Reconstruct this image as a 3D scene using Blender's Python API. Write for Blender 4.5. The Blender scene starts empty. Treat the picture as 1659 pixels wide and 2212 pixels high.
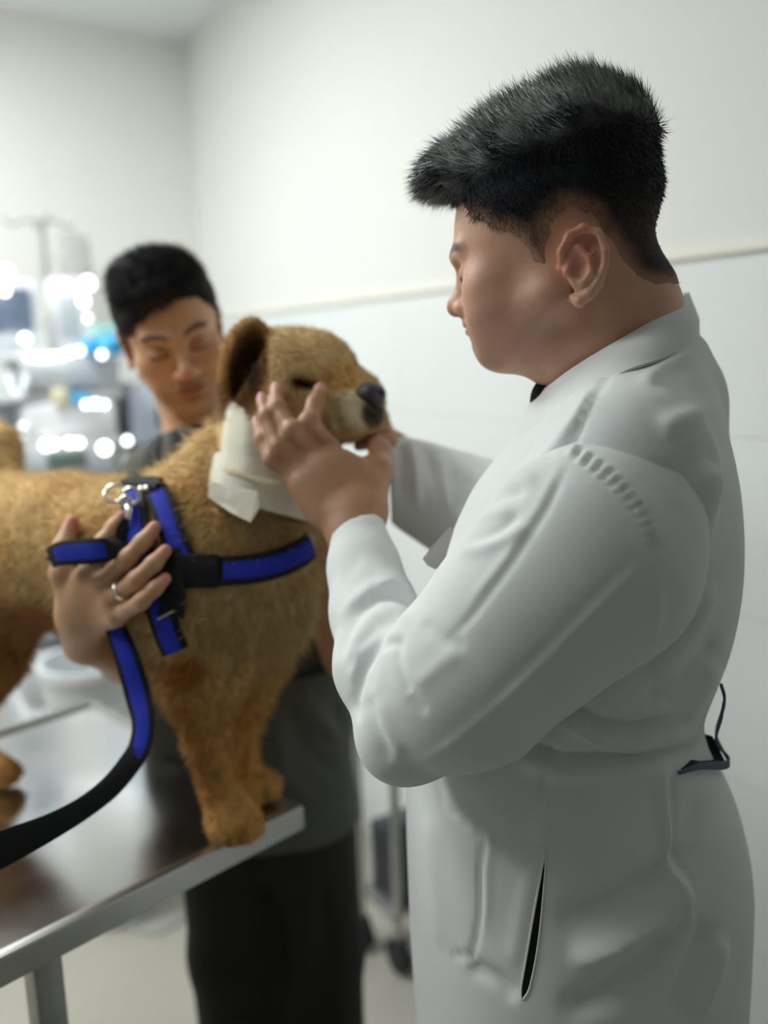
import bpy, math, random
import numpy as np
from mathutils import Vector, Matrix
random.seed(4); rng = np.random.default_rng(7)
scene = bpy.context.scene
col = scene.collection
def lin(*c):
    o = []
    for v in c:
        v = v/255.0
        o.append(v/12.92 if v <= .04045 else ((v+.055)/1.055)**2.4)
    return tuple(o)
A3 = lambda *a: np.array(a, dtype=float)
# ------------------------------------------------------------------ camera
FPX = 1900.0; PIT = math.radians(10.3); ROLL = .03
CAM = A3(0, 0, 1.52)
cF = A3(0, math.cos(PIT), -math.sin(PIT)); _R0 = A3(1, 0, 0); _U0 = A3(0, math.sin(PIT), math.cos(PIT))
cR = math.cos(ROLL)*_R0 - math.sin(ROLL)*_U0; cU = math.sin(ROLL)*_R0 + math.cos(ROLL)*_U0
cd = bpy.data.cameras.new('camera'); cam = bpy.data.objects.new('camera', cd); col.objects.link(cam)
cam.matrix_world = Matrix(((cR[0], cU[0], -cF[0], CAM[0]), (cR[1], cU[1], -cF[1], CAM[1]), (cR[2], cU[2], -cF[2], CAM[2]), (0, 0, 0, 1)))
cd.sensor_fit = 'HORIZONTAL'; cd.sensor_width = 24.0; cd.lens = FPX/1659*24.0
cd.clip_start = .02
cd.dof.use_dof = True; cd.dof.focus_distance = .80; cd.dof.aperture_fstop = cd.lens/17.0
scene.camera = cam
scene.view_settings.view_transform = 'Standard'; scene.view_settings.look = 'None'
scene.view_settings.gamma = 1; scene.view_settings.use_curve_mapping = False
scene.view_settings.exposure = .2
w = bpy.data.worlds.new('world'); scene.world = w; w.use_nodes = True
w.node_tree.nodes['Background'].inputs[0].default_value = (.85, .93, 1, 1); w.node_tree.nodes['Background'].inputs[1].default_value = .3
# room plan: corner K, long wall runs along uA, the other along uB
K = A3(-.70, 3.62, 0); uA = A3(.523, -.852, 0); uB = A3(-.852, -.523, 0); HC = 2.7; ZT = 1.67; ROOM_A = 5.6; ROOM_B = 4.6
def plan(a, b, z=0.0): return K + uA*a + uB*b + A3(0, 0, z)
PANELS = [(1.15, 1.4, 26.0), (1.2, 2.7, 27.0), (2.3, 2.0, 6.0), (4.6, 2.6, .8)]   # ceiling lights: a, b, strength

def ray(x, y): return cF + cR*((x-829.5)/FPX) + cU*((1106-y)/FPX)
def W(x, y, d): return CAM + ray(x, y)*d
def Wy(x, y, wy): v = ray(x, y); return CAM + v*(wy/v[1])
def onz(x, y, z): v = ray(x, y); return CAM + v*((z-CAM[2])/v[2])
def proj(V):
    q = np.asarray(V)-CAM; d = q@cF
    return 829.5+FPX*(q@cR)/d, 1106-FPX*(q@cU)/d, d

# ------------------------------------------------------------------ objects and tags
def tag(o, label=None, cat=None, group=None, kind=None):
    if label: o['label'] = label
    if cat: o['category'] = cat
    if group: o['group'] = group
    if kind: o['kind'] = kind
    return o
def empty(name, loc, label=None, cat=None, group=None):
    o = bpy.data.objects.new(name, None); col.objects.link(o); o.location = loc
    o.empty_display_size = .05
    return tag(o, label, cat, group)
def link(name, me, m, parent=None):
    o = bpy.data.objects.new(name, me); col.objects.link(o)
    if m is not None:
        for mm in (m if isinstance(m, (list, tuple)) else [m]): me.materials.append(mm)
    if parent is not None:
        o.parent = parent
        if parent.type == 'EMPTY': o.matrix_parent_inverse = (Matrix.Translation(parent.location) @ parent.rotation_euler.to_matrix().to_4x4()).inverted()   # parts are modelled in world coordinates
    return o
def np_mesh(name, V, faces_idx, faces_tot, smooth=True, colr=None, nrm=None):
    me = bpy.data.meshes.new(name)
    me.vertices.add(len(V)); me.vertices.foreach_set('co', np.asarray(V, np.float32).ravel())
    fi = np.asarray(faces_idx, np.int32).ravel(); ft = np.asarray(faces_tot, np.int32)
    me.loops.add(len(fi)); me.loops.foreach_set('vertex_index', fi)
    me.polygons.add(len(ft)); st = np.concatenate([[0], np.cumsum(ft)[:-1]]).astype(np.int32)
    me.polygons.foreach_set('loop_start', st); me.polygons.foreach_set('loop_total', ft)
    me.polygons.foreach_set('use_smooth', np.full(len(ft), smooth))
    me.update(calc_edges=True); me.validate()
    if colr is not None:
        a = me.attributes.new('Col', 'FLOAT_COLOR', 'POINT')
        c4 = np.ones((len(V), 4), np.float32); c4[:, :3] = colr; a.data.foreach_set('color', c4.ravel())
    if nrm is not None:
        a = me.attributes.new('Nrm', 'FLOAT_VECTOR', 'POINT'); a.data.foreach_set('vector', np.asarray(nrm, np.float32).ravel())
    return me

# ------------------------------------------------------------------ materials
def mat(name, color=(.8, .8, .8), rough=.5, metal=0.0, var=0.0, vscale=20.0, bump=0.0, bscale=60.0, attr=False, sss=0.0, emit=None, es=0.0,
        spec=.5, sheen=0.0, nrm=False, aniso=0.0, alpha=1.0, trans=0.0, rvar=0.0, stretch=None):
    m = bpy.data.materials.new(name); m.use_nodes = True; nt = m.node_tree; N = nt.nodes; L = nt.links
    b = N['Principled BSDF']; b.inputs['Roughness'].default_value = rough; b.inputs['Metallic'].default_value = metal
    b.inputs['Specular IOR Level'].default_value = spec
    if sheen: b.inputs['Sheen Weight'].default_value = sheen
    if trans: b.inputs['Transmission Weight'].default_value = trans
    if alpha < 1: b.inputs['Alpha'].default_value = alpha
    if emit is not None:
        b.inputs['Emission Color'].default_value = (*emit, 1); b.inputs['Emission Strength'].default_value = es
    if sss:
        b.inputs['Subsurface Weight'].default_value = sss; b.inputs['Subsurface Radius'].default_value = (1, .35, .2); b.inputs['Subsurface Scale'].default_value = .008
    tc = N.new('ShaderNodeTexCoord'); src = tc.outputs['Object']
    if stretch:
        mp = N.new('ShaderNodeMapping'); mp.inputs['Scale'].default_value = stretch; L.new(src, mp.inputs[0]); src = mp.outputs[0]
    if attr:
        a = N.new('ShaderNodeAttribute'); a.attribute_name = 'Col'; cs = a.outputs['Color']
    else:
        rg = N.new('ShaderNodeRGB'); rg.outputs[0].default_value = (*color, 1); cs = rg.outputs[0]
    n = N.new('ShaderNodeTexNoise'); n.inputs['Scale'].default_value = vscale; n.inputs['Detail'].default_value = 4; L.new(src, n.inputs['Vector'])
    if var > 0:
        mr = N.new('ShaderNodeMapRange'); mr.inputs[3].default_value = 1-var; mr.inputs[4].default_value = 1+var; mr.inputs[1].default_value = .3; mr.inputs[2].default_value = .7
        L.new(n.outputs[0], mr.inputs[0])
        vm = N.new('ShaderNodeVectorMath'); vm.operation = 'SCALE'; L.new(cs, vm.inputs[0]); L.new(mr.outputs[0], vm.inputs['Scale']); cs = vm.outputs[0]
    L.new(cs, b.inputs['Base Color'])
    if rvar > 0:
        mr = N.new('ShaderNodeMapRange'); mr.inputs[3].default_value = max(rough-rvar, .02); mr.inputs[4].default_value = rough+rvar; mr.inputs[1].default_value = .3; mr.inputs[2].default_value = .7
        L.new(n.outputs[0], mr.inputs[0]); L.new(mr.outputs[0], b.inputs['Roughness'])
    nsrc = None
    if nrm:
        a = N.new('ShaderNodeAttribute'); a.attribute_name = 'Nrm'; nsrc = a.outputs['Vector']
        L.new(nsrc, b.inputs['Normal'])
    if bump > 0:
        n2 = N.new('ShaderNodeTexNoise'); n2.inputs['Scale'].default_value = bscale; n2.inputs['Detail'].default_value = 5; L.new(src, n2.inputs['Vector'])
        bp = N.new('ShaderNodeBump'); bp.inputs['Strength'].default_value = bump; bp.inputs['Distance'].default_value = .004
        L.new(n2.outputs[0], bp.inputs['Height'])
        if nsrc is not None: L.new(nsrc, bp.inputs['Normal'])
        L.new(bp.outputs[0], b.inputs['Normal'])
    return m
M = {}
M['skin'] = mat('skin', attr=True, rough=.47, sss=.12, var=.04, vscale=70, bump=.12, bscale=500, spec=.4)
M['hair'] = mat('hair', attr=True, rough=.42, nrm=True, spec=.6)
M['haircap'] = mat('hair_base', attr=True, rough=.7, bump=.5, bscale=300, spec=.2)
M['fur'] = mat('fur', attr=True, rough=.75, nrm=True, spec=.12, sheen=.15)
M['furbase'] = mat('fur_base', attr=True, rough=.85, bump=.5, bscale=150, spec=.1)
M['coat'] = mat('white_cotton', lin(226, 229, 229), rough=.8, var=.012, vscale=9, bump=.06, bscale=900, spec=.2, sheen=.2)
M['scrubs'] = mat('grey_scrubs', lin(92, 92, 86), rough=.85, var=.08, vscale=8, bump=.15, bscale=400, spec=.2)
M['piping'] = mat('dark_trim', lin(34, 36, 42), rough=.8, bump=.1)
M['trousers'] = mat('dark_trousers', lin(50, 48, 44), rough=.85, var=.15, vscale=6, bump=.15, bscale=300, spec=.2)
M['black'] = mat('black_fabric', lin(22, 22, 24), rough=.85, bump=.2, bscale=500, spec=.2)
M['navy'] = mat('navy_strap', lin(84, 84, 108), rough=.7, bump=.1)
M['blueweb'] = mat('blue_webbing', lin(34, 52, 178), rough=.75, var=.1, vscale=60, bump=.3, bscale=700, spec=.3)
M['webblack'] = mat('black_webbing', lin(20, 20, 24), rough=.7, bump=.4, bscale=700, spec=.3)
M['bandage'] = mat('cream_bandage', lin(232, 226, 208), rough=.85, var=.04, vscale=40, bump=.35, bscale=500, spec=.2)
M['tape'] = mat('cream_tape_edge', lin(214, 200, 168), rough=.8)
M['steel'] = mat('brushed_steel', (.56, .56, .55), rough=.2, metal=1, rvar=.06, vscale=6, var=.06, bump=.05, bscale=12)
M['steel_edge'] = mat('steel_edge', (.52, .52, .50), rough=.34, metal=1, var=.08, vscale=10)
M['steel_dull'] = mat('dull_steel', (.42, .42, .40), rough=.45, metal=1, var=.12, vscale=12)
M['chrome'] = mat('chrome', (.9, .9, .88), rough=.1, metal=1)
M['silver'] = mat('silver_ring', (.88, .86, .8), rough=.18, metal=1)
M['rubber'] = mat('black_rubber', lin(30, 34, 40), rough=.6, bump=.1)
M['white_pl'] = mat('white_plastic', lin(225, 228, 232), rough=.35, var=.02)
M['grey_pl'] = mat('grey_plastic', lin(178, 184, 190), rough=.4, var=.03)
M['dark_pl'] = mat('dark_plastic', lin(60, 66, 72), rough=.4, var=.05)
M['screen'] = mat('screen_glass', lin(92, 104, 122), rough=.25, var=.05, vscale=3, emit=lin(92, 104, 122), es=.35)
M['screen_dk'] = mat('dark_display', lin(40, 48, 54), rough=.3, var=.1)
M['screen_gr'] = mat('green_display', lin(92, 110, 104), rough=.3, var=.05)
M['blue_pl'] = mat('bright_blue_nitrile', lin(70, 168, 222), rough=.5, var=.06, bump=.3, bscale=40)
M['teal_pl'] = mat('teal_cloth', lin(150, 196, 190), rough=.7, var=.05, bump=.3, bscale=30)
M['cream'] = mat('cream_plastic', lin(224, 214, 186), rough=.5, var=.03)
M['glint'] = mat('highlight_glow', (1, 1, 1), rough=.4, emit=(1, .99, .95), es=4.5)  # glow put in for bright reflections on the equipment
M['glint_dim'] = mat('highlight_glow_dim', (1, 1, 1), rough=.4, emit=(1, .99, .93), es=1.8)  # weaker glow for the fainter reflections
M['ivbag'] = mat('clear_vinyl', lin(214, 212, 210), rough=.25, trans=.25, var=.05, vscale=25)

def translucent(m, fac):
    nt = m.node_tree; N = nt.nodes; b = N['Principled BSDF']; t = N.new('ShaderNodeBsdfTranslucent'); x = N.new('ShaderNodeMixShader'); x.inputs[0].default_value = fac
    src = b.inputs['Base Color'].links[0].from_socket; nt.links.new(src, t.inputs[0]); nt.links.new(b.outputs[0], x.inputs[1]); nt.links.new(t.outputs[0], x.inputs[2]); nt.links.new(x.outputs[0], N['Material Output'].inputs[0])
translucent(M['fur'], .5)
# ------------------------------------------------------------------ implicit surfaces
def rotm(ax, deg):
    return np.array(Matrix.Rotation(math.radians(deg), 3, ax))
class Sdf:
    """smooth union / subtraction of blobs, turned into one continuous quad surface"""
    def __init__(s): s.p = []
    def add(s, fn, k=.01, op='u'): s.p.append((fn, k, op)); return s
    def ball(s, c, r, k=.01, op='u'):
        c = np.asarray(c, float); return s.add(lambda P: np.linalg.norm(P-c, axis=-1)-r, k, op)
    def ell(s, c, r, R=None, k=.01, op='u'):
        c = np.asarray(c, float); r = np.asarray(r, float); R = np.eye(3) if R is None else np.asarray(R)
        def fn(P):
            q = (P-c)@R; k0 = np.linalg.norm(q/r, axis=-1); k1 = np.linalg.norm(q/(r*r), axis=-1)+1e-9
            return k0*(k0-1)/k1
        return s.add(fn, k, op)
    def cone(s, a, b, ra, rb, k=.01, op='u', flat=None, fs=1.0):
        a = np.asarray(a, float); b = np.asarray(b, float); ba = b-a; L2 = float(ba@ba)+1e-12
        n = None if flat is None else np.asarray(flat, float)/np.linalg.norm(flat)
        def fn(P):
            q = P-a
            if n is not None:
                t0 = np.clip((q@ba)/L2, 0, 1); q = q-t0[..., None]*ba; q = q+((1/fs-1)*(q@n))[..., None]*n
                return (np.linalg.norm(q, axis=-1)-(ra+(rb-ra)*t0))*(fs if fs < 1 else 1)
            t = np.clip((q@ba)/L2, 0, 1)
            return np.linalg.norm(q-t[..., None]*ba, axis=-1)-(ra+(rb-ra)*t)
        return s.add(fn, k, op)
    def chain(s, pts, rad, k=.008, op='u', flat=None, fs=1.0):
        for i in range(len(pts)-1): s.cone(pts[i], pts[i+1], rad[i], rad[i+1], k, op, flat, fs)
        return s
    def ev(s, P, idx=None):
        D = None
        for i in (range(len(s.p)) if idx is None else idx):
            fn, k, op = s.p[i]
            d = fn(P)
            if D is None:
                D = d if op == 'u' else np.full(len(P), 9.0)
                continue
            if op == 'u':
                h = np.maximum(k-np.abs(D-d), 0)/k; D = np.minimum(D, d)-h*h*k*.25
            else:
                d = -d; h = np.maximum(k-np.abs(D-d), 0)/k; D = np.maximum(D, d)+h*h*k*.25
        return D
    def mesh(s, lo, hi, h, post=None, slack=.012):
        B = 14; lo = np.asarray(lo, float); hi = np.asarray(hi, float)
        nb = np.ceil((hi-lo)/(B*h)).astype(int); Rr = B*h*.866
        gi = np.stack(np.meshgrid(*[np.arange(n) for n in nb], indexing='ij'), -1).reshape(-1, 3)
        cen = lo+(gi+.5)*B*h
        CD = np.stack([fn(cen) for fn, k, op in s.p], 1)
        isU = np.array([op == 'u' for _, _, op in s.p])
        mn = CD[:, isU].min(1)
        keep = np.abs(mn) < Rr*1.6+slack
        if (~isU).any(): keep |= (CD[:, ~isU].min(1) < Rr*1.3) & (mn < Rr*1.6)
        ar = np.arange(-1, B+2); g = np.stack(np.meshgrid(ar, ar, ar, indexing='ij'), -1)
        n1 = B+3; keys = []; vs = []; quads = []
        OFF = [(0, 0, 0), (1, 0, 0), (0, 1, 0), (1, 1, 0), (0, 0, 1), (1, 0, 1), (0, 1, 1), (1, 1, 1)]
        ED = [(0, 1), (2, 3), (4, 5), (6, 7), (0, 2), (1, 3), (4, 6), (5, 7), (0, 4), (1, 5), (2, 6), (3, 7)]
        def key(I): return ((I[..., 0]+8).astype(np.int64)*4096+(I[..., 1]+8))*4096+(I[..., 2]+8)
        for bi in np.nonzero(keep)[0]:
            idx = [i for i in range(len(s.p)) if ((CD[bi, i] < max(mn[bi], 0)+Rr*2.2+s.p[i][1]*2+.004) if isU[i] else CD[bi, i] < Rr*1.9+s.p[i][1]*2)]
            if not any(isU[i] for i in idx): continue
            I = g+gi[bi]*B; Pw = lo+I.reshape(-1, 3)*h
            D = s.ev(Pw, idx)
            if post is not None: D = post(Pw, D)
            D = D.reshape(n1, n1, n1)
            if (D > 0).all() or (D < 0).all(): continue
            m = n1-1
            c = [D[o[0]:o[0]+m, o[1]:o[1]+m, o[2]:o[2]+m] for o in OFF]
            acc = np.zeros((m, m, m, 3)); cnt = np.zeros((m, m, m))
            for a, b in ED:
                da, db = c[a], c[b]; x = (da < 0) != (db < 0)
                t = np.where(x, da/np.where(x, da-db, 1), 0)
                oa = np.array(OFF[a], float); ob = np.array(OFF[b], float)
                acc += np.where(x[..., None], oa+(ob-oa)*t[..., None], 0); cnt += x
            act = cnt > 0; Ic = I[:m, :m, :m][act]
            keys.append(key(Ic)); vs.append(lo+(Ic+acc[act]/cnt[act][:, None])*h)
            for ax in range(3):
                e = [0, 0, 0]; e[ax] = 1
                D0 = D[1:1+B, 1:1+B, 1:1+B]; D1 = D[1+e[0]:1+B+e[0], 1+e[1]:1+B+e[1], 1+e[2]:1+B+e[2]]
                x = (D0 < 0) != (D1 < 0)
                if not x.any(): continue
                J = I[1:1+B, 1:1+B, 1:1+B][x]; pos = (D0 < 0)[x]
                u = np.zeros(3, int); v = np.zeros(3, int); u[(ax+1) % 3] = 1; v[(ax+2) % 3] = 1
                q = np.stack([key(J), key(J-u), key(J-u-v), key(J-v)], 1)
                q = np.where(pos[:, None], q, q[:, ::-1]); quads.append(q)
        keys = np.concatenate(keys); vs = np.concatenate(vs); quads = np.concatenate(quads)
        uk, ui = np.unique(keys, return_index=True); V = vs[ui]
        Q = np.searchsorted(uk, quads); ok = (Q < len(uk)).all(1); Q = Q[ok]; quads = quads[ok]
        Q = Q[(uk[Q] == quads).all(1)]
        used = np.unique(Q); re = np.full(len(V), -1); re[used] = np.arange(len(used))
        return V[used], re[Q]
def vnorm(V, Q):
    n = np.cross(V[Q[:, 2]]-V[Q[:, 0]], V[Q[:, 3]]-V[Q[:, 1]]); N = np.zeros_like(V)
    for i in range(4): np.add.at(N, Q[:, i], n)
    return N/(np.linalg.norm(N, axis=1, keepdims=True)+1e-12)
def relax(V, Q, it=1, lam=.5):
    e = np.concatenate([Q[:, [0, 1]], Q[:, [1, 2]], Q[:, [2, 3]], Q[:, [3, 0]]])
    for _ in range(it):
        S = np.zeros_like(V); c = np.zeros(len(V))
        np.add.at(S, e[:, 0], V[e[:, 1]]); np.add.at(c, e[:, 0], 1); np.add.at(S, e[:, 1], V[e[:, 0]]); np.add.at(c, e[:, 1], 1)
        V = V+lam*(S/c[:, None]-V)
    return V
def quad_mesh(name, V, Q, colr=None): return np_mesh(name, V, Q, np.full(len(Q), 4), True, colr)
def join(*vq):
    Vs = []; Qs = []; o = 0
    for V, Q in vq: Vs.append(V); Qs.append(Q+o); o += len(V)
    return np.concatenate(Vs), np.concatenate(Qs)
def segdist(X, Y, pts):
    """distance in 2-D to a polyline, with the fraction along it"""
    best = np.full(X.shape, 1e9); bt = np.zeros(X.shape); pts = np.asarray(pts, float)
    L = np.concatenate([[0], np.cumsum(np.linalg.norm(np.diff(pts[:, :2], axis=0), axis=1))]); T = L[-1]+1e-9
    for i in range(len(pts)-1):
        ax, ay = pts[i][:2]; bx, by = pts[i+1][:2]; dx, dy = bx-ax, by-ay; l2 = dx*dx+dy*dy+1e-9
        t = np.clip(((X-ax)*dx+(Y-ay)*dy)/l2, 0, 1); d = np.hypot(X-ax-t*dx, Y-ay-t*dy)
        m = d < best; best = np.where(m, d, best); bt = np.where(m, (L[i]+t*math.sqrt(l2))/T, bt)
    return best, bt
def noise3(P, sc, seed=0):
    """cheap smooth noise, about -1..1"""
    r = np.random.default_rng(seed); o = np.zeros(len(P))
    for i in range(10):
        d = r.normal(size=3); d /= np.linalg.norm(d); o += np.sin(P@d*sc*r.uniform(.6, 1.7)+r.uniform(0, 6.28))
    return o/4.0
def sm(a, b, x):
    t = np.clip((x-a)/(b-a), 0, 1); return t*t*(3-2*t)
def mix(a, b, t): t = np.asarray(t)[:, None]; return a*(1-t)+np.asarray(b)*t
def crease(V, N, folds, shape=None):
    """raise or sink cloth along folds: (points as seen from the photographer's side, width px, height m)"""
    X, Y, d = proj(V); view = CAM-V; view /= np.linalg.norm(view, axis=1, keepdims=True)
    face = sm(.0, .35, (N*view).sum(1)); H = np.zeros(len(V))
    for f in folds:
        pts, wd, am = f[0], f[1], f[2]
        p = np.asarray(pts); bb = (X > p[:, 0].min()-wd*3) & (X < p[:, 0].max()+wd*3) & (Y > p[:, 1].min()-wd*3) & (Y < p[:, 1].max()+wd*3)
        ii = np.nonzero(bb)[0]
        if len(ii) == 0: continue
        dd, t = segdist(X[ii], Y[ii], pts); tap = sm(0, .18, t)*sm(0, .18, 1-t) if len(f) < 4 else 1.0
        H[ii] += am*np.exp(-(dd/wd)**2)*tap
    return V+N*(H*face)[:, None]
def strands(name, P, Dv, L, wd, colr, nrm, m, parent, curl=.3, droop=None):
    """fine tapered hairs as one mesh: root P, direction Dv, length L"""
    n = len(P); r = rng.normal(size=(n, 3)); side = np.cross(Dv, r); side /= np.linalg.norm(side, axis=1, keepdims=True)+1e-9
    Lc = L[:, None]; bend = rng.normal(size=(n, 3))*curl
    if droop is not None: bend = bend+droop
    mid = P+Dv*Lc*.5+bend*Lc*.12; tip = P+Dv*Lc+bend*Lc*.45
    w = np.asarray(wd)*np.ones(n); w = w[:, None]*side
    V = np.stack([P-w, P+w, mid-w*.8, mid+w*.8, tip], 1).reshape(-1, 3)
    b = np.arange(n)[:, None]*5
    F = np.concatenate([b+np.array([[0, 1, 3, 2]]), b+np.array([[2, 3, 4]])], 1).ravel()
    ft = np.tile([4, 3], n)
    c5 = np.repeat(colr, 5, axis=0); n5 = np.repeat(nrm, 5, axis=0)
    return link(name, np_mesh(name, V, F, ft, True, c5, n5), m, parent)
def pick(V, Q, n, w=None):
    """n random points on a surface: positions and face ids"""
    a = np.linalg.norm(np.cross(V[Q[:, 1]]-V[Q[:, 0]], V[Q[:, 3]]-V[Q[:, 0]]), axis=1)
    if w is not None: a = a*w
    c = np.cumsum(a); i = np.clip(np.searchsorted(c, rng.random(n)*c[-1]), 0, len(Q)-1)
    u = rng.random((n, 1)); v = rng.random((n, 1)); q = V[Q[i]]
    return q[:, 0]*(1-u)*(1-v)+q[:, 1]*u*(1-v)+q[:, 2]*u*v+q[:, 3]*(1-u)*v, Q[i][:, 0]

# ------------------------------------------------------------------ hard-surface builder
class MB:
    def __init__(s): s.v = []; s.f = []
    def raw(s, V, Fs):
        o = len(s.v); s.v += [tuple(v) for v in V]; s.f += [tuple(i+o for i in f) for f in Fs]
    def box(s, c, half, R=None, ch=0.0):
        c = np.asarray(c, float); R = np.eye(3) if R is None else np.asarray(R); hx, hy, hz = half
        if ch <= 0:
            P = [c+R@A3(x*hx, y*hy, z*hz) for x in (-1, 1) for y in (-1, 1) for z in (-1, 1)]
            s.raw(P, [(0, 1, 3, 2), (4, 6, 7, 5), (0, 4, 5, 1), (2, 3, 7, 6), (0, 2, 6, 4), (1, 5, 7, 3)]); return s
        # chamfered box: rounded-rectangle loops stacked
        rings = []; 
        for z, ins in ((-hz, ch), (-hz+ch*.3, ch*.3), (-hz+ch, 0), (hz-ch, 0), (hz-ch*.3, ch*.3), (hz, ch)):
            ring = []; ax, ay = hx-ins, hy-ins; rr = max(ch-ins*.6, ch*.4)
            for cx, cy, a0 in ((1, 1, 0), (-1, 1, 90), (-1, -1, 180), (1, -1, 270)):
                for k in range(4):
                    a = math.radians(a0+30*k); ring.append(c+R@A3(cx*(ax-rr)+rr*math.cos(a), cy*(ay-rr)+rr*math.sin(a), z))
            rings.append(ring)
        return s.loft(rings)
    def loft(s, rings, cap=True, closed=True):
        n = len(rings[0]); V = [p for r in rings for p in r]; Fs = []
        for i in range(len(rings)-1):
            for j in range(n if closed else n-1):
                k = (j+1) % n; Fs.append((i*n+j, i*n+k, (i+1)*n+k, (i+1)*n+j))
        if cap: Fs.append(tuple(range(n-1, -1, -1))); Fs.append(tuple((len(rings)-1)*n+j for j in range(n)))
        s.raw(V, Fs); return s
    def tube(s, pts, r, n=12, cap=True):
        pts = [np.asarray(p, float) for p in pts]; rs = r if isinstance(r, (list, tuple)) else [r]*len(pts); rings = []; pu = None
        for i, p in enumerate(pts):
            t = pts[min(i+1, len(pts)-1)]-pts[max(i-1, 0)]; t /= np.linalg.norm(t)+1e-12
            if pu is None: a = A3(0, 0, 1) if abs(t[2]) < .9 else A3(1, 0, 0); u = np.cross(t, a)
            else: u = pu-t*(pu@t)
            u /= np.linalg.norm(u); v = np.cross(t, u); pu = u
            rings.append([p+rs[i]*(u*math.cos(2*math.pi*k/n)+v*math.sin(2*math.pi*k/n)) for k in range(n)])
        return s.loft(rings, cap)
    def strap(s, pts, nrm, hw, th):
        """flat band along pts; nrm = outward normals; hw = half width; th = thickness"""
        rings = []; n = len(pts)
        for i in range(n):
            t = pts[min(i+1, n-1)]-pts[max(i-1, 0)]; t = t/np.linalg.norm(t); nn = nrm[i]-t*(nrm[i]@t); nn = nn/np.linalg.norm(nn); b = np.cross(t, nn)
            h = hw[i] if isinstance(hw, (list, tuple, np.ndarray)) else hw
            rings.append([pts[i]+b*h*x+nn*th*y for x, y in ((-1, 0), (-1, .7), (-.85, 1), (.85, 1), (1, .7), (1, 0), (.85, -.3), (-.85, -.3))])
        return s.loft(rings)
    def sph(s, c, r, n=16, sc=(1, 1, 1)):
        c = np.asarray(c, float); V = []; Fs = []; m = n//2
        for i in range(m+1):
            for j in range(n):
                a = math.pi*i/m; b = 2*math.pi*j/n; V.append(c+r*A3(math.sin(a)*math.cos(b)*sc[0], math.sin(a)*math.sin(b)*sc[1], math.cos(a)*sc[2]))
        for i in range(m):
            for j in range(n):
                k = (j+1) % n; Fs.append((i*n+j, (i+1)*n+j, (i+1)*n+k, i*n+k))
        s.raw(V, Fs); return s
    def cyl(s, a, b, r, n=24, r2=None): 
        a = np.asarray(a, float); b = np.asarray(b, float)
        return s.tube([a, a+(b-a)*.02, b-(b-a)*.02, b], [r*.93, r, r if r2 is None else r2, (r if r2 is None else r2)*.93], n)
    def torus(s, c, ax1, ax2, R, r, n=28, m=10, arc=360):
        c = np.asarray(c, float); pts = [c+R*(ax1*math.cos(math.radians(arc*i/n))+ax2*math.sin(math.radians(arc*i/n))) for i in range(n+1)]
        return s.tube(pts, r, m)
    def build(s, name, m, parent=None, smooth=True, ang=40):
        me = bpy.data.meshes.new(name); me.from_pydata(s.v, [], s.f); me.validate(); me.update()
        o = link(name, me, m, parent)
        if smooth:
            for p in me.polygons: p.use_smooth = True
            try: me.set_sharp_from_angle(angle=math.radians(ang))
            except Exception: pass
        return o
def smooth_curve(pts, n=8):
    """Catmull-Rom through the points"""
    P_ = [np.asarray(p, float) for p in pts]; P_ = [2*P_[0]-P_[1]]+P_+[2*P_[-1]-P_[-2]]; out = []
    for i in range(1, len(P_)-2):
        for k in range(n):
            t = k/n; a, b, c, d = P_[i-1], P_[i], P_[i+1], P_[i+2]
            out.append(.5*(2*b+(c-a)*t+(2*a-5*b+4*c-d)*t*t+(3*b-a-3*c+d)*t**3))
    out.append(P_[-2]); return out
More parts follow.
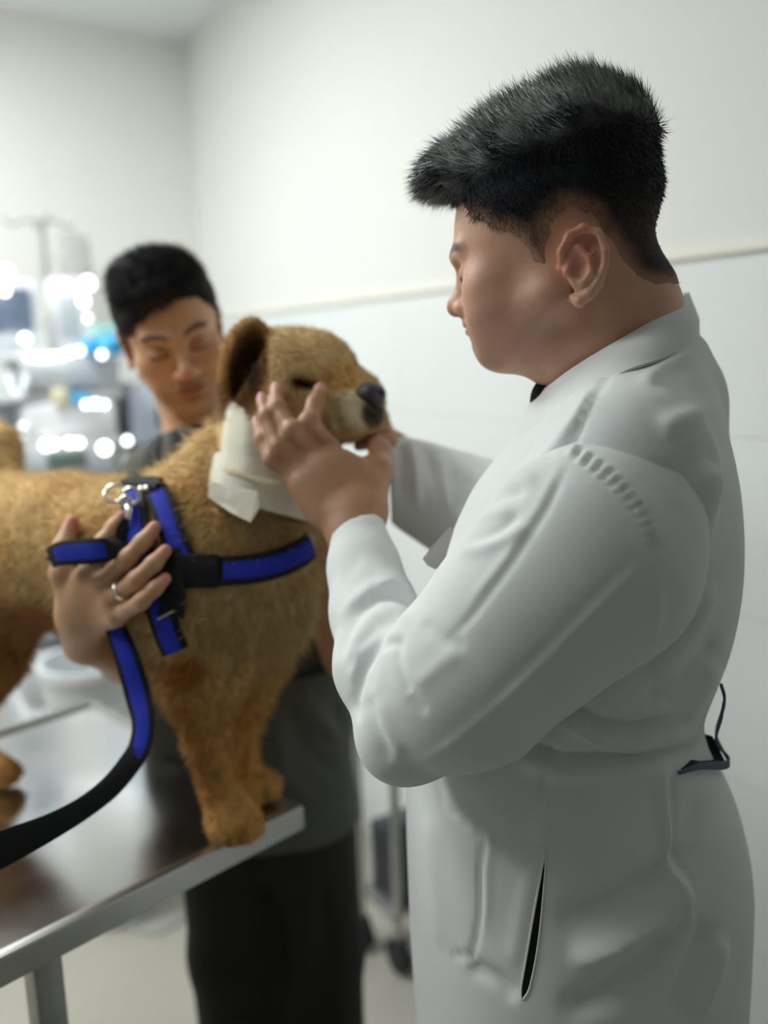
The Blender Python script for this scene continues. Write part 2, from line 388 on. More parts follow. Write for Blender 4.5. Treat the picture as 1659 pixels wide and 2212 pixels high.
# ================================================================== THE ROOM
def wall_mat():
    m = bpy.data.materials.new('wall_paint_and_tile'); m.use_nodes = True; nt = m.node_tree; N = nt.nodes; L = nt.links; b = N['Principled BSDF']
    geo = N.new('ShaderNodeNewGeometry'); sx = N.new('ShaderNodeSeparateXYZ'); L.new(geo.outputs['Position'], sx.inputs[0])
    def math_(op, a, b_=None, c=None):
        n = N.new('ShaderNodeMath'); n.operation = op
        for i, x in enumerate((a, b_, c)):
            if x is None: continue
            if isinstance(x, (int, float)): n.inputs[i].default_value = x
            else: L.new(x, n.inputs[i])
        return n.outputs[0]
    # run along the wall: dot with uA plus dot with uB (walls are perpendicular, each sees only one vary)
    ra = math_('ADD', math_('MULTIPLY', sx.outputs[0], float(uA[0]+uB[0])), math_('MULTIPLY', sx.outputs[1], float(uA[1]+uB[1])))
    fu = math_('ABSOLUTE', math_('SUBTRACT', math_('FRACT', math_('DIVIDE', math_('ADD', ra, 10.13), .62)), .5))
    fv = math_('ABSOLUTE', math_('SUBTRACT', math_('FRACT', math_('DIVIDE', math_('SUBTRACT', ZT+3.1, sx.outputs[2]), .31)), .5))
    g = math_('MAXIMUM', math_('GREATER_THAN', fu, .4975), math_('GREATER_THAN', fv, .4945))
    tile = math_('LESS_THAN', sx.outputs[2], ZT)
    gr = math_('MULTIPLY', g, tile)
    nz = N.new('ShaderNodeTexNoise'); nz.inputs['Scale'].default_value = 2.2; L.new(geo.outputs['Position'], nz.inputs['Vector'])
    mx = N.new('ShaderNodeMix'); mx.data_type = 'RGBA'; L.new(tile, mx.inputs[0]); mx.inputs[6].default_value = (*lin(236, 236, 232), 1); mx.inputs[7].default_value = (*lin(236, 239, 238), 1)
    m2 = N.new('ShaderNodeMix'); m2.data_type = 'RGBA'; L.new(gr, m2.inputs[0]); L.new(mx.outputs[2], m2.inputs[6]); m2.inputs[7].default_value = (*lin(220, 222, 218), 1)
    L.new(m2.outputs[2], b.inputs['Base Color'])
    L.new(math_('SUBTRACT', .75, math_('MULTIPLY', tile, .47)), b.inputs['Roughness'])
    bp = N.new('ShaderNodeBump'); bp.inputs['Distance'].default_value = .002; bp.inputs['Strength'].default_value = .4
    L.new(math_('SUBTRACT', math_('MULTIPLY', nz.outputs[0], .3), gr), bp.inputs['Height']); L.new(bp.outputs[0], b.inputs['Normal'])
    return m
WM = wall_mat()
def slab(name, p0, p1, outward, z0, z1, m, t=.08):
    o = outward*t; V = [p0+A3(0, 0, z0), p1+A3(0, 0, z0), p1+A3(0, 0, z1), p0+A3(0, 0, z1)]
    mb = MB(); mb.raw([*V, *[v+o for v in V]], [(0, 1, 2, 3), (7, 6, 5, 4), (0, 4, 5, 1), (1, 5, 6, 2), (2, 6, 7, 3), (3, 7, 4, 0)])
    return tag(mb.build(name, m, smooth=False), kind='structure')
slab('wall_right', plan(0, 0), plan(ROOM_A, 0), -uB, 0, HC, WM)
slab('wall_left', plan(0, 0), plan(0, ROOM_B), -uA, 0, HC, WM)
GM = mat('grey_wall_paint', lin(112, 116, 116), rough=.8, var=.02)  # unseen walls, greyed to cut bounce onto the coat's near side
slab('wall_near', plan(ROOM_A, 0), plan(ROOM_A, ROOM_B), uA, 0, HC, GM)
slab('wall_far', plan(0, ROOM_B), plan(ROOM_A, ROOM_B), uB, 0, HC, GM)
FM = mat('floor_porcelain', lin(172, 168, 158), rough=.3, var=.03, vscale=3, spec=.4)
CM = mat('ceiling_paint', lin(242, 245, 246), rough=.85, var=.01)
for nm, z0, z1, mm in (('floor', -.08, 0, FM), ('ceiling', HC, HC+.08, CM)):
    mb = MB(); q = [plan(-.08, -.08), plan(ROOM_A+.08, -.08), plan(ROOM_A+.08, ROOM_B+.08), plan(-.08, ROOM_B+.08)]
    mb.raw([p+A3(0, 0, z0) for p in q]+[p+A3(0, 0, z1) for p in q], [(0, 3, 2, 1), (4, 5, 6, 7), (0, 1, 5, 4), (1, 2, 6, 5), (2, 3, 7, 6), (3, 0, 4, 7)])
    tag(mb.build(nm, mm, smooth=False), kind='structure')
TM = mat('cream_tile_trim', lin(240, 236, 222), rough=.3)
RA = np.stack([uA, uB, A3(0, 0, 1)], 1)
mb = MB(); mb.box(plan(ROOM_A/2, .004, ZT), (ROOM_A/2, .005, .006), RA); tag(mb.build('trim_1', TM, smooth=False), kind='structure')
mb = MB(); mb.box(plan(.004, ROOM_B/2, ZT), (.005, ROOM_B/2, .006), RA); tag(mb.build('trim_2', TM, smooth=False), kind='structure')
for i, (a, b, st) in enumerate(PANELS):
    e = empty('ceiling_light', plan(a, b, HC), 'square white LED ceiling panel '+['over the far wall corner', 'over the equipment bench', 'over the examination table', 'behind the photographer'][i], 'ceiling light')
    mb = MB()
    for sa, sb, ha, hb in ((1, 0, .01, .31), (-1, 0, .01, .31), (0, 1, .31, .01), (0, -1, .31, .01)): mb.box(plan(a+sa*.3, b+sb*.3, HC-.012), (ha, hb, .0118), RA)
    mb.build('frame', M['white_pl'], e, smooth=False)
    mb = MB(); mb.box(plan(a, b, HC-.036), (.285, .285, .020), RA, ch=.004)
    mb.build('diffuser', mat('led_diffuser', (1, 1, 1), rough=.6, emit=(.96, 1, .98), es=st), e, smooth=False)

# ================================================================== EXAMINATION TABLE
TZ = .90
tA = onz(0, 2070, TZ); tB = onz(655, 1740, TZ); tu = (tB-tA)/np.linalg.norm(tB-tA); tv = np.cross(A3(0, 0, 1), tu)
TW = .60; TL = 1.25; t0 = tB-tu*TL
RT = np.stack([tu, tv, A3(0, 0, 1)], 1)
table = empty('examination_table', (*(t0+tu*TL/2+tv*TW/2)[:2], 0), 'stainless steel examination table the dog stands on', 'table')
def tp(u, v, z): return t0+tu*u+tv*v+A3(0, 0, z-TZ)
mb = MB(); mb.box(tp(TL/2, TW/2, TZ-.0085), (TL/2-.008, TW/2-.008, .0025), RT); mb.build('tabletop', M['steel'], table, smooth=False)
mb = MB(); rim = []
for u, v in ((0, 0), (TL, 0), (TL, TW), (0, TW)):
    su = 1 if u == 0 else -1; sv = 1 if v == 0 else -1
    rim.append([tp(u+su*a, v+sv*a, TZ+z) for a, z in ((0, -.004), (.0015, -.0008), (.004, 0), (.014, 0), (.018, -.006), (.018, -.03), (.004, -.034), (.0, -.034))])
rim.append(rim[0])
mb.loft(rim, cap=False); mb.build('rim', M['steel_edge'], table, ang=20)
for u in (.22, TL-.36):
    for v in (.05, TW-.05):
        mb = MB(); mb.box(tp(u, v, (TZ-.034)/2+.02), (.017, .017, (TZ-.034)/2-.0195), RT, ch=.003); lg = mb.build('leg', M['steel_dull'], table)
        mb = MB(); mb.cyl(tp(u, v, 0), tp(u, v, .024), .021); mb.build('foot', M['rubber'], lg)
mb = MB()
for v in (.05, TW-.05): mb.box(tp((.22+TL-.36)/2, v, .22), ((TL-.36-.22)/2-.016, .012, .014), RT)
for u in (.22, TL-.36): mb.box(tp(u, TW/2, .22), (.012, TW/2-.067, .014), RT)
mb.build('stretcher', M['steel_dull'], table, smooth=False)
mb = MB(); mb.box(tp((.22+TL-.36)/2, TW/2, .237), ((TL-.58)/2+.017, TW/2-.04, .003), RT); mb.build('shelf', M['steel_dull'], table, smooth=False)
# ================================================================== DOG
dog = empty('dog', (-.30, 1.16, TZ), 'golden tan furry dog with closed eyes standing on the steel table', 'dog')
S = Sdf()
# trunk
trunk = [(-120, 1175, 1.37), (20, 1180, 1.30), (150, 1190, 1.25), (290, 1212, 1.20), (430, 1212, 1.17), (500, 1212, 1.16)]
tr = [.096, .099, .101, .106, .114, .104]
S.chain([W(*t) for t in trunk], tr, k=.03)
S.ell(W(505, 1215, 1.16), (.092, .085, .135), rotm('Y', 12), k=.04)          # chest
S.ell(W(545, 1290, 1.15), (.065, .07, .075), k=.04)
S.ell(W(462, 1105, 1.18), (.056, .072, .085), rotm('Y', -4), k=.02)         # withers
S.chain([W(500, 1100, 1.18), W(556, 1000, 1.165), W(595, 900, 1.15)], [.090, .070, .060], k=.03)   # neck
S.ell(W(60, 1325, 1.27), (.045, .032, .024), rotm('Y', 8), k=.012)           # belly tuft
# skull and muzzle
S.ell(W(640, 825, 1.14), (.072, .072, .068), rotm('Y', 8), k=.03)
S.ell(W(600, 845, 1.15), (.055, .075, .068), k=.03)
S.ell(W(700, 790, 1.13), (.042, .052, .038), rotm('Y', 28), k=.02)           # forehead
S.ell(W(625, 905, 1.12), (.05, .062, .045), k=.03)                           # cheek
S.chain([W(700, 862, 1.12), W(775, 872, 1.10)], [.045, .034], k=.025)        # muzzle
S.ell(W(770, 905, 1.09), (.034, .030, .026), rotm('Y', -10), k=.015)         # flews
S.ell(W(755, 928, 1.10), (.034, .026, .015), rotm('Y', -16), k=.012)         # lower jaw
S.cone(W(722, 826, 1.12), W(785, 840, 1.10), .026, .018, k=.02)
# eye socket dips, closed lid
S.ell(W(660, 832, 1.075), (.016, .012, .006), rotm('Y', 10), k=.012, op='s')
S.ell(W(800, 900, 1.062), (.012, .012, .002), rotm('Y', 35), k=.006, op='s')
# near foreleg
S.chain([W(430, 1330, 1.12), W(438, 1420, 1.12), W(440, 1480, 1.125)], [.085, .058, .048], k=.04)
pn = onz(508, 1812, TZ); pf = onz(560, 1722, TZ)
S.chain([W(440, 1470, 1.125), W(446, 1600, 1.135), W(470, 1700, 1.145), W(488, 1765, 1.15)], [.046, .027, .021, .026], k=.015)
c = W(497, 1783, 1.145); c[2] = TZ+.022
S.ell(c+A3(.004, -.004, .004), (.031, .026, .024), k=.015)
for a, b in ((-.018, -.014), (.0, -.022), (.018, -.016), (.026, -.0)): S.ball(c+A3(a*.95+.006, b*.9, -.007), .0135, k=.006)
S.chain([W(500, 1745, 1.145), W(520, 1765, 1.14)], [.028, .026], k=.01)
# far foreleg
S.chain([W(545, 1330, 1.20), W(545, 1420, 1.22), W(538, 1500, 1.235)], [.07, .045, .034], k=.03)
S.chain([W(538, 1500, 1.235), W(522, 1600, 1.245), W(530, 1670, 1.25)], [.034, .022, .023], k=.012)
c2 = W(545, 1685, 1.25); c2[2] = TZ+.02
S.ell(c2, (.036, .028, .023), k=.012)
for a, b in ((-.008, -.018), (.012, -.018), (.028, -.008), (.028, .01)): S.ball(c2+A3(a, b, -.006), .0135, k=.006)
# hind legs
S.chain([W(-60, 1230, 1.36), W(-25, 1350, 1.32), W(-18, 1430, 1.32)], [.1, .062, .045], k=.04)
S.chain([W(-18, 1430, 1.32), W(-75, 1560, 1.36), W(-30, 1650, 1.33)], [.045, .025, .022], k=.012)
h1 = W(2, 1662, 1.31); h1[2] = TZ+.02; S.chain([W(-50, 1652, 1.34), h1], [.02, .024], k=.01)
S.ball(h1+A3(.012, -.01, -.004), .015, k=.006); S.ball(h1+A3(.01, .01, -.004), .015, k=.006)
S.chain([W(-140, 1250, 1.46), W(-110, 1380, 1.43), W(-160, 1500, 1.47), W(-130, 1610, 1.44)], [.1, .06, .026, .024], k=.03)
h2 = W(-100, 1630, 1.42); h2[2] = TZ+.02; S.chain([W(-130, 1610, 1.44), h2], [.024, .022], k=.01)
# ear pinna: rounded shell with a hollow facing the photographer
eR = np.array(Matrix.Rotation(math.radians(-12), 3, 'Z') @ Matrix.Rotation(math.radians(20), 3, 'Y'))
ec = W(530, 790, 1.12)
S.ell(ec, (.034, .022, .062), eR, k=.012)
S.cone(W(543, 725, 1.12), W(547, 698, 1.125), .018, .006, k=.02)
S.ell(ec+A3(.008, -.022, -.004), (.021, .018, .045), eR, k=.006, op='s')
# far ear
S.cone(W(655, 770, 1.20), W(662, 742, 1.22), .025, .012, k=.02)
# tail
tl = [W(-110, 1090, 1.37), W(-40, 1030, 1.36), W(-5, 975, 1.36), W(8, 985, 1.34), W(28, 1020, 1.33)]
tl = [W(-160, 1080, 1.40), W(-120, 990, 1.40), (W(-60, 935, 1.38)), W(-5, 960, 1.36), W(28, 1018, 1.33)]
S.chain(tl, [.04, .036, .032, .028, .014], k=.01)
V, Q = S.mesh((-1.05, .85, TZ-.005), (.16, 1.75, 1.78), .0042)
V[:, 2] = np.maximum(V[:, 2], TZ+.0012)
V = relax(V, Q, 1, .4)
N = vnorm(V, Q)
V = V+N*(noise3(V, 70, 3)*.0016)[:, None]
V[:, 2] = np.maximum(V[:, 2], TZ+.0012)
N = vnorm(V, Q)
def dog_color(V):
    X, Y, d = proj(V)
    tan = np.array(lin(244, 212, 156)); gold = np.array(lin(230, 178, 106)); red = np.array(lin(192, 124, 62)); cream = np.array(lin(238, 222, 186)); brown = np.array(lin(84, 46, 22))
    c = mix(np.tile(tan, (len(V), 1)), gold, sm(1.18, 1.04, V[:, 2]+.03*noise3(V, 20, 1)))
    c = mix(c, gold, .55*sm(.1, .9, noise3(V, 28, 5)))
    c = mix(c, gold, .8*sm(60, -40, X)*sm(1050, 1200, Y))
    c = mix(c, red, sm(75, 15, np.hypot((X-400)*.9, Y-1450)))
    c = mix(c, red, .6*sm(40, 5, np.abs(X-(385+(Y-1500)*.26)))*sm(1460, 1540, Y)*sm(1800, 1700, Y))
    c = mix(c, red, .5*sm(1560, 1400, Y)*sm(60, 20, X)*sm(1250, 1350, Y))
    c = mix(c, red, .75*sm(50, 20, np.hypot((X-70)*.6, Y-1330)))
    c = mix(c, tan, .6*sm(90, 40, np.hypot(X-600, Y-790)))
    # face: pale muzzle, dark lips, gold bridge
    c = mix(c, gold, .75*sm(60, 20, np.hypot((X-740)*.8, Y-820)))
    c = mix(c, cream, sm(62, 25, np.hypot(X-765, Y-885)))
    c = mix(c, np.array(lin(58, 54, 54)), .95*sm(34, 18, np.hypot((X-806), (Y-892)*.75)))
    c = mix(c, np.array(lin(70, 48, 30)), .95*sm(10, 3, segdist(X, Y, [(638, 823), (660, 832), (682, 837)])[0]))
    c = mix(c, np.array(lin(150, 112, 62)), .5*sm(36, 12, np.hypot(X-640, Y-830)))
    inear = sm(64, 44, np.hypot((X-534-(790-Y)*.12)*1.25, (Y-792)*.58))*(X < 588)
    c = mix(c, np.array(lin(176, 118, 54)), .8*(X < 582)*(Y < 890))
    c = mix(c, brown, .85*inear)
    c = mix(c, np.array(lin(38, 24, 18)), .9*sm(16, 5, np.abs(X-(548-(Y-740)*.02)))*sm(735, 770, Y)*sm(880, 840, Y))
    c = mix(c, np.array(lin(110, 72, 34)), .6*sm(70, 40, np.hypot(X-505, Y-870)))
    for px_, py_ in ((494, 1818), (520, 1812), (575, 1712)): c = mix(c, brown, .5*sm(12, 4, np.hypot(X-px_, (Y-py_)*.6)))
    return c
DC = dog_color(V)
DogV, DogQ, DogN = V, Q, N
quad_mesh_o = link('body', quad_mesh('dog_body', V, Q, DC*.8), M['furbase'], dog)
# ------------------------------------------------------------------ harness, laid on the dog surface
from mathutils.bvhtree import BVHTree
tree = BVHTree.FromPolygons([tuple(v) for v in DogV], [tuple(q) for q in DogQ])
def on_dog(x, y, off=.0):
    r = ray(x, y); h = tree.ray_cast(Vector(CAM), Vector(r))
    if h[0] is None: 
        h = tree.find_nearest(Vector(W(x, y, 1.16)))
    n = np.array(h[1]); p = np.array(h[0]); 
    if n@cF > 0 and h[0] is not None: n = n
    return p+n*off, n
def strap_on(pts, off):
    c = smooth_curve([A3(x, y, 0) for x, y in pts], 6); P_ = []; N_ = []
    for q in c:
        p, n = on_dog(q[0], q[1], off); P_.append(p); N_.append(n)
    P_ = np.array(P_); N_ = np.array(N_)
    for _ in range(3):
        P_[1:-1] = P_[1:-1]*.5+(P_[:-2]+P_[2:])*.25; N_[1:-1] = N_[1:-1]*.5+(N_[:-2]+N_[2:])*.25
    N_ /= np.linalg.norm(N_, axis=1, keepdims=True)
    return list(P_), list(N_)
GIRTH = [(298, 1062), (296, 1100), (303, 1150), (320, 1215), (344, 1290), (368, 1362), (385, 1400)]
SHOULDER = [(338, 1060), (352, 1085), (368, 1130), (386, 1180), (408, 1232)]
CHEST = [(425, 1238), (480, 1236), (545, 1230), (600, 1214), (640, 1194), (655, 1180)]
LINK = [(372, 1190), (372, 1240), (380, 1290), (376, 1330)]
STRAP_PX = [(GIRTH, 32), (SHOULDER, 28), (CHEST, 31), (LINK, 26), ([(275, 1063), (345, 1060)], 15)]
hn = empty('dog_harness', W(400, 1230, 1.06), 'black and blue webbing harness buckled around the dog chest', 'harness')
def add_strap(name, pts, hw, blue=None, off=.008, parent=None):
    P_, N_ = strap_on(pts, off); mb = MB(); mb.strap(P_, N_, hw*1.09/FPX, .0035); o = mb.build(name, M['webblack'], parent or hn)
    if blue:
        mb = MB(); mb.strap([p+n*.0032 for p, n in zip(P_, N_)][blue[1]:len(P_)-blue[2]], N_[blue[1]:len(P_)-blue[2]], blue[0]*1.09/FPX, .0018)
        tag(mb.build('blue_stripe', M['blueweb'], o), 'royal blue padded stripe')
    return o
add_strap('girth_strap', GIRTH, 31, (18, 2, 0))
add_strap('shoulder_strap', SHOULDER, 27, (15, 4, 3), off=.009)
add_strap('chest_strap', CHEST, 31, (18, 6, 0), off=.010)
add_strap('link_strap', LINK, 27, off=.011)
add_strap('back_panel', [(272, 1066), (300, 1060), (330, 1060), (356, 1062)], 16, off=.014)
p, n = on_dog(425, 1236, .012); mb = MB(); ex = cR; mb.box(p-n*.001, (.027, .0035, .020), np.stack([cR, cF, np.cross(cR, cF)], 1), ch=.002); mb.build('junction_patch', M['webblack'], hn)
p, n = on_dog(352, 1335, .014); q, _ = on_dog(385, 1318, .016)
mb = MB(); mb.tube([p, q], .0016, 8); tag(mb.build('slide_bar', M['silver'], hn), 'thin silver slide bar')
# metal fittings on the back
mb = MB(); c_ = W(262, 1066, 1.075)
mb.torus(c_+cR*-.008, cR, cU*.85+cF*.4, .0125, .0022); ring_o = mb.build('ring', M['silver'], hn); tag(ring_o, 'open silver ring')
mb = MB(); mb.torus(W(284, 1072, 1.07), cR, cU, .010, .0028); tag(mb.build('buckle', M['silver'], hn), 'silver ring buckle')
mb = MB()
for x_, y_ in ((306, 1058), (318, 1056)): mb.sph(W(x_, y_, 1.085), .005, 12)
tag(mb.build('rivets', M['silver'], hn), 'two bright rivets on the back panel')

# fur
nF = 75000
P, vi = pick(V, Q, nF, w=sm(.5, -.2, (N[Q[:, 0]]*(V[Q[:, 0]]-CAM)).sum(1)/np.linalg.norm(V[Q[:, 0]]-CAM, axis=1))+.12)
Nn = N[vi]; X, Y, d = proj(P)
flow = A3(-.75, .25, -.55)+np.zeros((nF, 3)); flow[(Y > 1400)] = A3(-.15, 0, -1); head = (Y < 960) & (X > 560); flow[head] = A3(-1, .1, .1)
neck = (X > 330) & (X < 700) & (Y < 1400) & (Y > 920); flow[neck] = A3(-.25, 0, -1)
flow += rng.normal(size=(nF, 3))*.35
Dv = Nn*.55+flow*.55; Dv -= Nn*np.minimum((Dv*Nn).sum(1)-.25, 0)[:, None]; Dv /= np.linalg.norm(Dv, axis=1, keepdims=True)
Lf = np.where(neck, .021, .013); Lf = np.where(head, .0075, Lf); Lf = np.where(Y > 1450, .009, Lf); Lf = np.where(Y > 1690, .005, Lf)
Lf = Lf*rng.uniform(.6, 1.25, nF)*np.where((X > 720) & (Y < 960), .6, 1)
Lf = np.where((X < 590) & (Y < 900), Lf*.5, Lf)
keep = np.ones(nF, bool)
for pts_, hw in STRAP_PX:
    keep &= ~((segdist(X, Y, pts_)[0] < hw*1.08) & (Nn@cF < .2))
keep &= ~((X > 470-.0*Y) & (X < 690) & (segdist(X, Y, [(512, 905), (560, 1050)])[0] < 78) & (Y > 905) & (Y < 1105))
keep &= ~((P[:, 2] < TZ+.012) & (Nn[:, 2] < -.3))
Lf = np.where(P[:, 2]+Dv[:, 2]*Lf < TZ+.004, Lf*.3, Lf)
P, Nn, Dv, Lf, vi = P[keep], Nn[keep], Dv[keep], Lf[keep], vi[keep]; nF = len(P)
cc = DC[vi]*(rng.uniform(.78, 1.18, nF)[:, None])
cc = mix(cc, np.array(lin(236, 212, 160)), .15*rng.random(nF)*(X < 999 if False else 1))
strands('fur', P, Dv, Lf, .00055, cc, Nn*.85+Dv*.15, M['fur'], dog, curl=.6)
# nose leather
n = Sdf(); nc = W(802, 850, 1.072)
n.ell(nc, (.0185, .017, .0135), rotm('Y', 8), k=.004); n.ell(nc+A3(.006, .0, -.012), (.009, .011, .009), k=.008)
n.ell(nc+A3(.012, -.014, .001), (.0045, .007, .0028), rotm('Y', 20), k=.003, op='s'); n.ell(nc+A3(.018, .008, .0), (.005, .006, .004), k=.003, op='s')
v, q = n.mesh(nc-.035, nc+.035, .0011); o = link('nose', quad_mesh('nose', v, q), mat('nose_leather', lin(52, 48, 52), rough=.38, bump=.3, bscale=900), dog); tag(o, 'dark wet nose')
# ------------------------------------------------------------------ bandage
bn = empty('neck_bandage', W(560, 1040, 1.16), 'cream gauze bandage wrapped around the dog neck', 'bandage')
def band(pts, dd, name, par, m, seed, amp=.012):
    """pts: left edge and right edge of the wrap seen from the side, row by row"""
    rings = []
    for k, ((xl, yl), (xr, yr), dp) in enumerate(pts):
        a = W(xl, yl, dd); b = W(xr, yr, dd); c = (a+b)/2; u = (a-b)/2; v = cF*.99-cU*.1; ring = []
        for t in np.linspace(0, 2*math.pi, 80, endpoint=False):
            wv = 1+amp*math.sin(5*t+k*.7+seed)+amp*.6*math.sin(13*t+k*.35+seed)
            sag = -.012*(math.sin(t) < 0)*abs(math.sin(t))*(k/len(pts))
            ring.append(c+(u*math.cos(t)+v*dp*math.sin(t))*wv+cU*sag)
        rings.append(ring)
    mb = MB(); inner = [[ (p-sum(r)/len(r))*.94+sum(r)/len(r) for p in r] for r in rings]
    mb.loft(rings+inner[::-1], cap=False); return mb.build(name, m, par, ang=60)
band([((488, 884), (640, 900), .066), ((484, 905), (650, 925), .076), ((480, 930), (662, 955), .086), ((474, 965), (668, 1000), .095), ((470, 1000), (672, 1040), .100), ((466, 1030), (672, 1070), .102)], 1.155, 'upper_wrap', bn, M['bandage'], 0)
band([((464, 990), (674, 1040), .106), ((458, 1012), (676, 1062), .114), ((452, 1040), (676, 1095), .121), ((448, 1066), (674, 1128), .123)], 1.155, 'lower_wrap', bn, M['bandage'], 2, .006)
# loose end hanging from the lower wrap
mb = MB(); P_ = [W(472, 1050, 1.062), W(505, 1082, 1.046), W(538, 1112, 1.038)]; fl = []
V4 = [W(458, 1040, 1.055), W(556, 1062, 1.022), W(560, 1096, 1.022), W(541, 1128, 1.025), W(500, 1108, 1.032), W(448, 1072, 1.055)]
mb.raw([*V4, *[v+cF*.003 for v in V4]], [(0, 1, 2, 3, 4, 5), (11, 10, 9, 8, 7, 6)]+[(i, i+6, (i+1) % 6+6, (i+1) % 6) for i in range(6)])
mb.build('loose_end', M['bandage'], bn, smooth=False)
mb = MB(); pts = [W(470, 1005, 1.075), W(500, 1018, 1.044), W(560, 1036, 1.030), (W(620, 1048, 1.030)), W(670, 1054, 1.055)]
mb.strap(smooth_curve(pts, 5), [-cF]*21, .003, .0015); mb.build('tape_edge', M['tape'], bn)
# ================================================================== PEOPLE: shared head
class Frame:
    """local head space: x right of the person, y forward, z up"""
    def __init__(s, o, fwd, up, sc=1.0):
        f = np.asarray(fwd, float); f = f/np.linalg.norm(f); x = np.cross(f, up); x /= np.linalg.norm(x); z = np.cross(x, f)
        s.o = np.asarray(o, float); s.R = np.stack([x, f, z], 1); s.s = sc
    def p(s, *a): return s.o+s.R@(np.array(a, float)*s.s)
    def inv(s, P): return ((P-s.o)@s.R)/s.s
def head_sdf(S, T, o):
    s = T.s
    lf = o.get('lf', .88); cr = o.get('cr', .096)
    def zz(z): return z*lf if z < 0 else z
    def B(x, y, z, r, k=.01, op='u'): S.ball(T.p(x, y, zz(z)), r*s, k*s, op)
    def E(x, y, z, r, rot=None, k=.012, op='u'): S.ell(T.p(x, y, zz(z)), np.array(r)*s, T.R if rot is None else T.R@rot, k*s, op)
    def Cn(a, b, ra, rb, k=.01, op='u'): S.cone(T.p(a[0], a[1], zz(a[2])), T.p(b[0], b[1], zz(b[2])), ra*s, rb*s, k*s, op)
    fat = o.get('fat', 0)
    E(0, (.084-cr), .045, (.076, cr, o.get('ch', .084)), k=.02); E(0, .022+o.get('fh', 0), .02, (.066+fat*.3, .064, .078), k=.02)
    E(0, .038, -.04, (.054+fat*.6, .048, .064), k=.025); E(0, .052, -.075, (.036+fat, .036, .034), k=.02)
    B(0, .078, -.098, .0165+fat*.3, .02)
    for q in (-1, 1):
        Cn((q*.058, .0, -.052), (q*.026, .066, -.098), .017+fat, .014+fat*.6, .025)
        E(q*.043, .058, -.012, (.024, .024, .02), k=.02); E(q*.036, .06, -.05, (.022+fat*.5, .026, .028), k=.02)
        Cn((q*.012, .090, .031), (q*.042, .074, .033), .0085, .0075, .012)
        E(q*.031, .096, .010, (.0155, .013, .0105), k=.014, op='s')
        E(q*.031, .0735, .009, (.0150, .0155, .0125), k=.004)
        Cn((q*.019, .086, .004), (q*.043, .079, .006), .0018, .0014, .004)            # lid edge
    # nose
    ns = o.get('ns', 0)
    Cn((0, .086, .022), (0, .104-ns, -.012), .0075, .0085, .012); B(0, .1105-ns, -.021, .0105, .010)
    for q in (-1, 1):
        E(q*.0125, .100-ns*.7, -.0265, (.0075, .0095, .0075), k=.006); B(q*.0062, .106, -.034, .0032, .004, 's')
    Cn((0, .088, -.032), (0, .092, -.045), .006, .006, .012)
    # mouth
    E(0, .076, -.056, (.030, .022, .026), k=.016)
    E(0, .0925, -.0515, (.0215, .009, .0055), k=.006); E(0, .0915, -.0625, (.019, .0095, .0062), k=.006)
    E(0, .1005, -.0568, (.021, .0065, .0009), k=.003, op='s'); E(0, .092, -.0735, (.015, .006, .004), k=.008, op='s')
    if o.get('noear'): return
    for q in (-1, 1):
        ex = .073+fat*.2; tw = T.R@np.array(Matrix.Rotation(math.radians(-q*16), 3, 'Z')@Matrix.Rotation(math.radians(10), 3, 'X')); es = o.get('ear', 1.1)
        cO = A3(q*ex, -.006-o.get('eb', 0), -.004+o.get('ez', 0))
        def ep(x, y, z): return T.p(*cO)+tw@(A3(q*x, y, z)*es*s)
        S.ell(ep(.003, -.010, .004), A3(.0055, .017, .029)*es*s, tw@rotm('X', -8), .006*s)
        hp = [(.001, .010, .004), (.006, .010, .016), (.009, .003, .028), (.010, -.009, .0335), (.011, -.021, .028), (.0115, -.0265, .014), (.0105, -.0255, .0), (.008, -.020, -.012), (.005, -.012, -.022), (.003, -.004, -.027), (.0, .0, -.024)]
        S.chain([ep(*h) for h in hp], [x*es*s for x in (.002, .003, .0033, .0034, .0034, .0033, .0032, .0034, .0048, .0052, .004)], .003*s)
        S.chain([ep(*h) for h in ((.009, -.004, .018), (.009, -.013, .010), (.0085, -.014, -.004), (.007, -.007, -.012))], [x*es*s for x in (.0024, .003, .003, .0026)], .004*s)
        S.ell(ep(.0095, -.004, .001), A3(.0062, .0065, .0095)*es*s, tw, .004*s, 's'); S.ell(ep(.0095, -.016, .019), A3(.0035, .004, .008)*es*s, tw@rotm('X', 25), .003*s, 's')
        S.ball(ep(.0045, .0055, -.001), .0038*es*s, .003*s)
    S.ear = ep
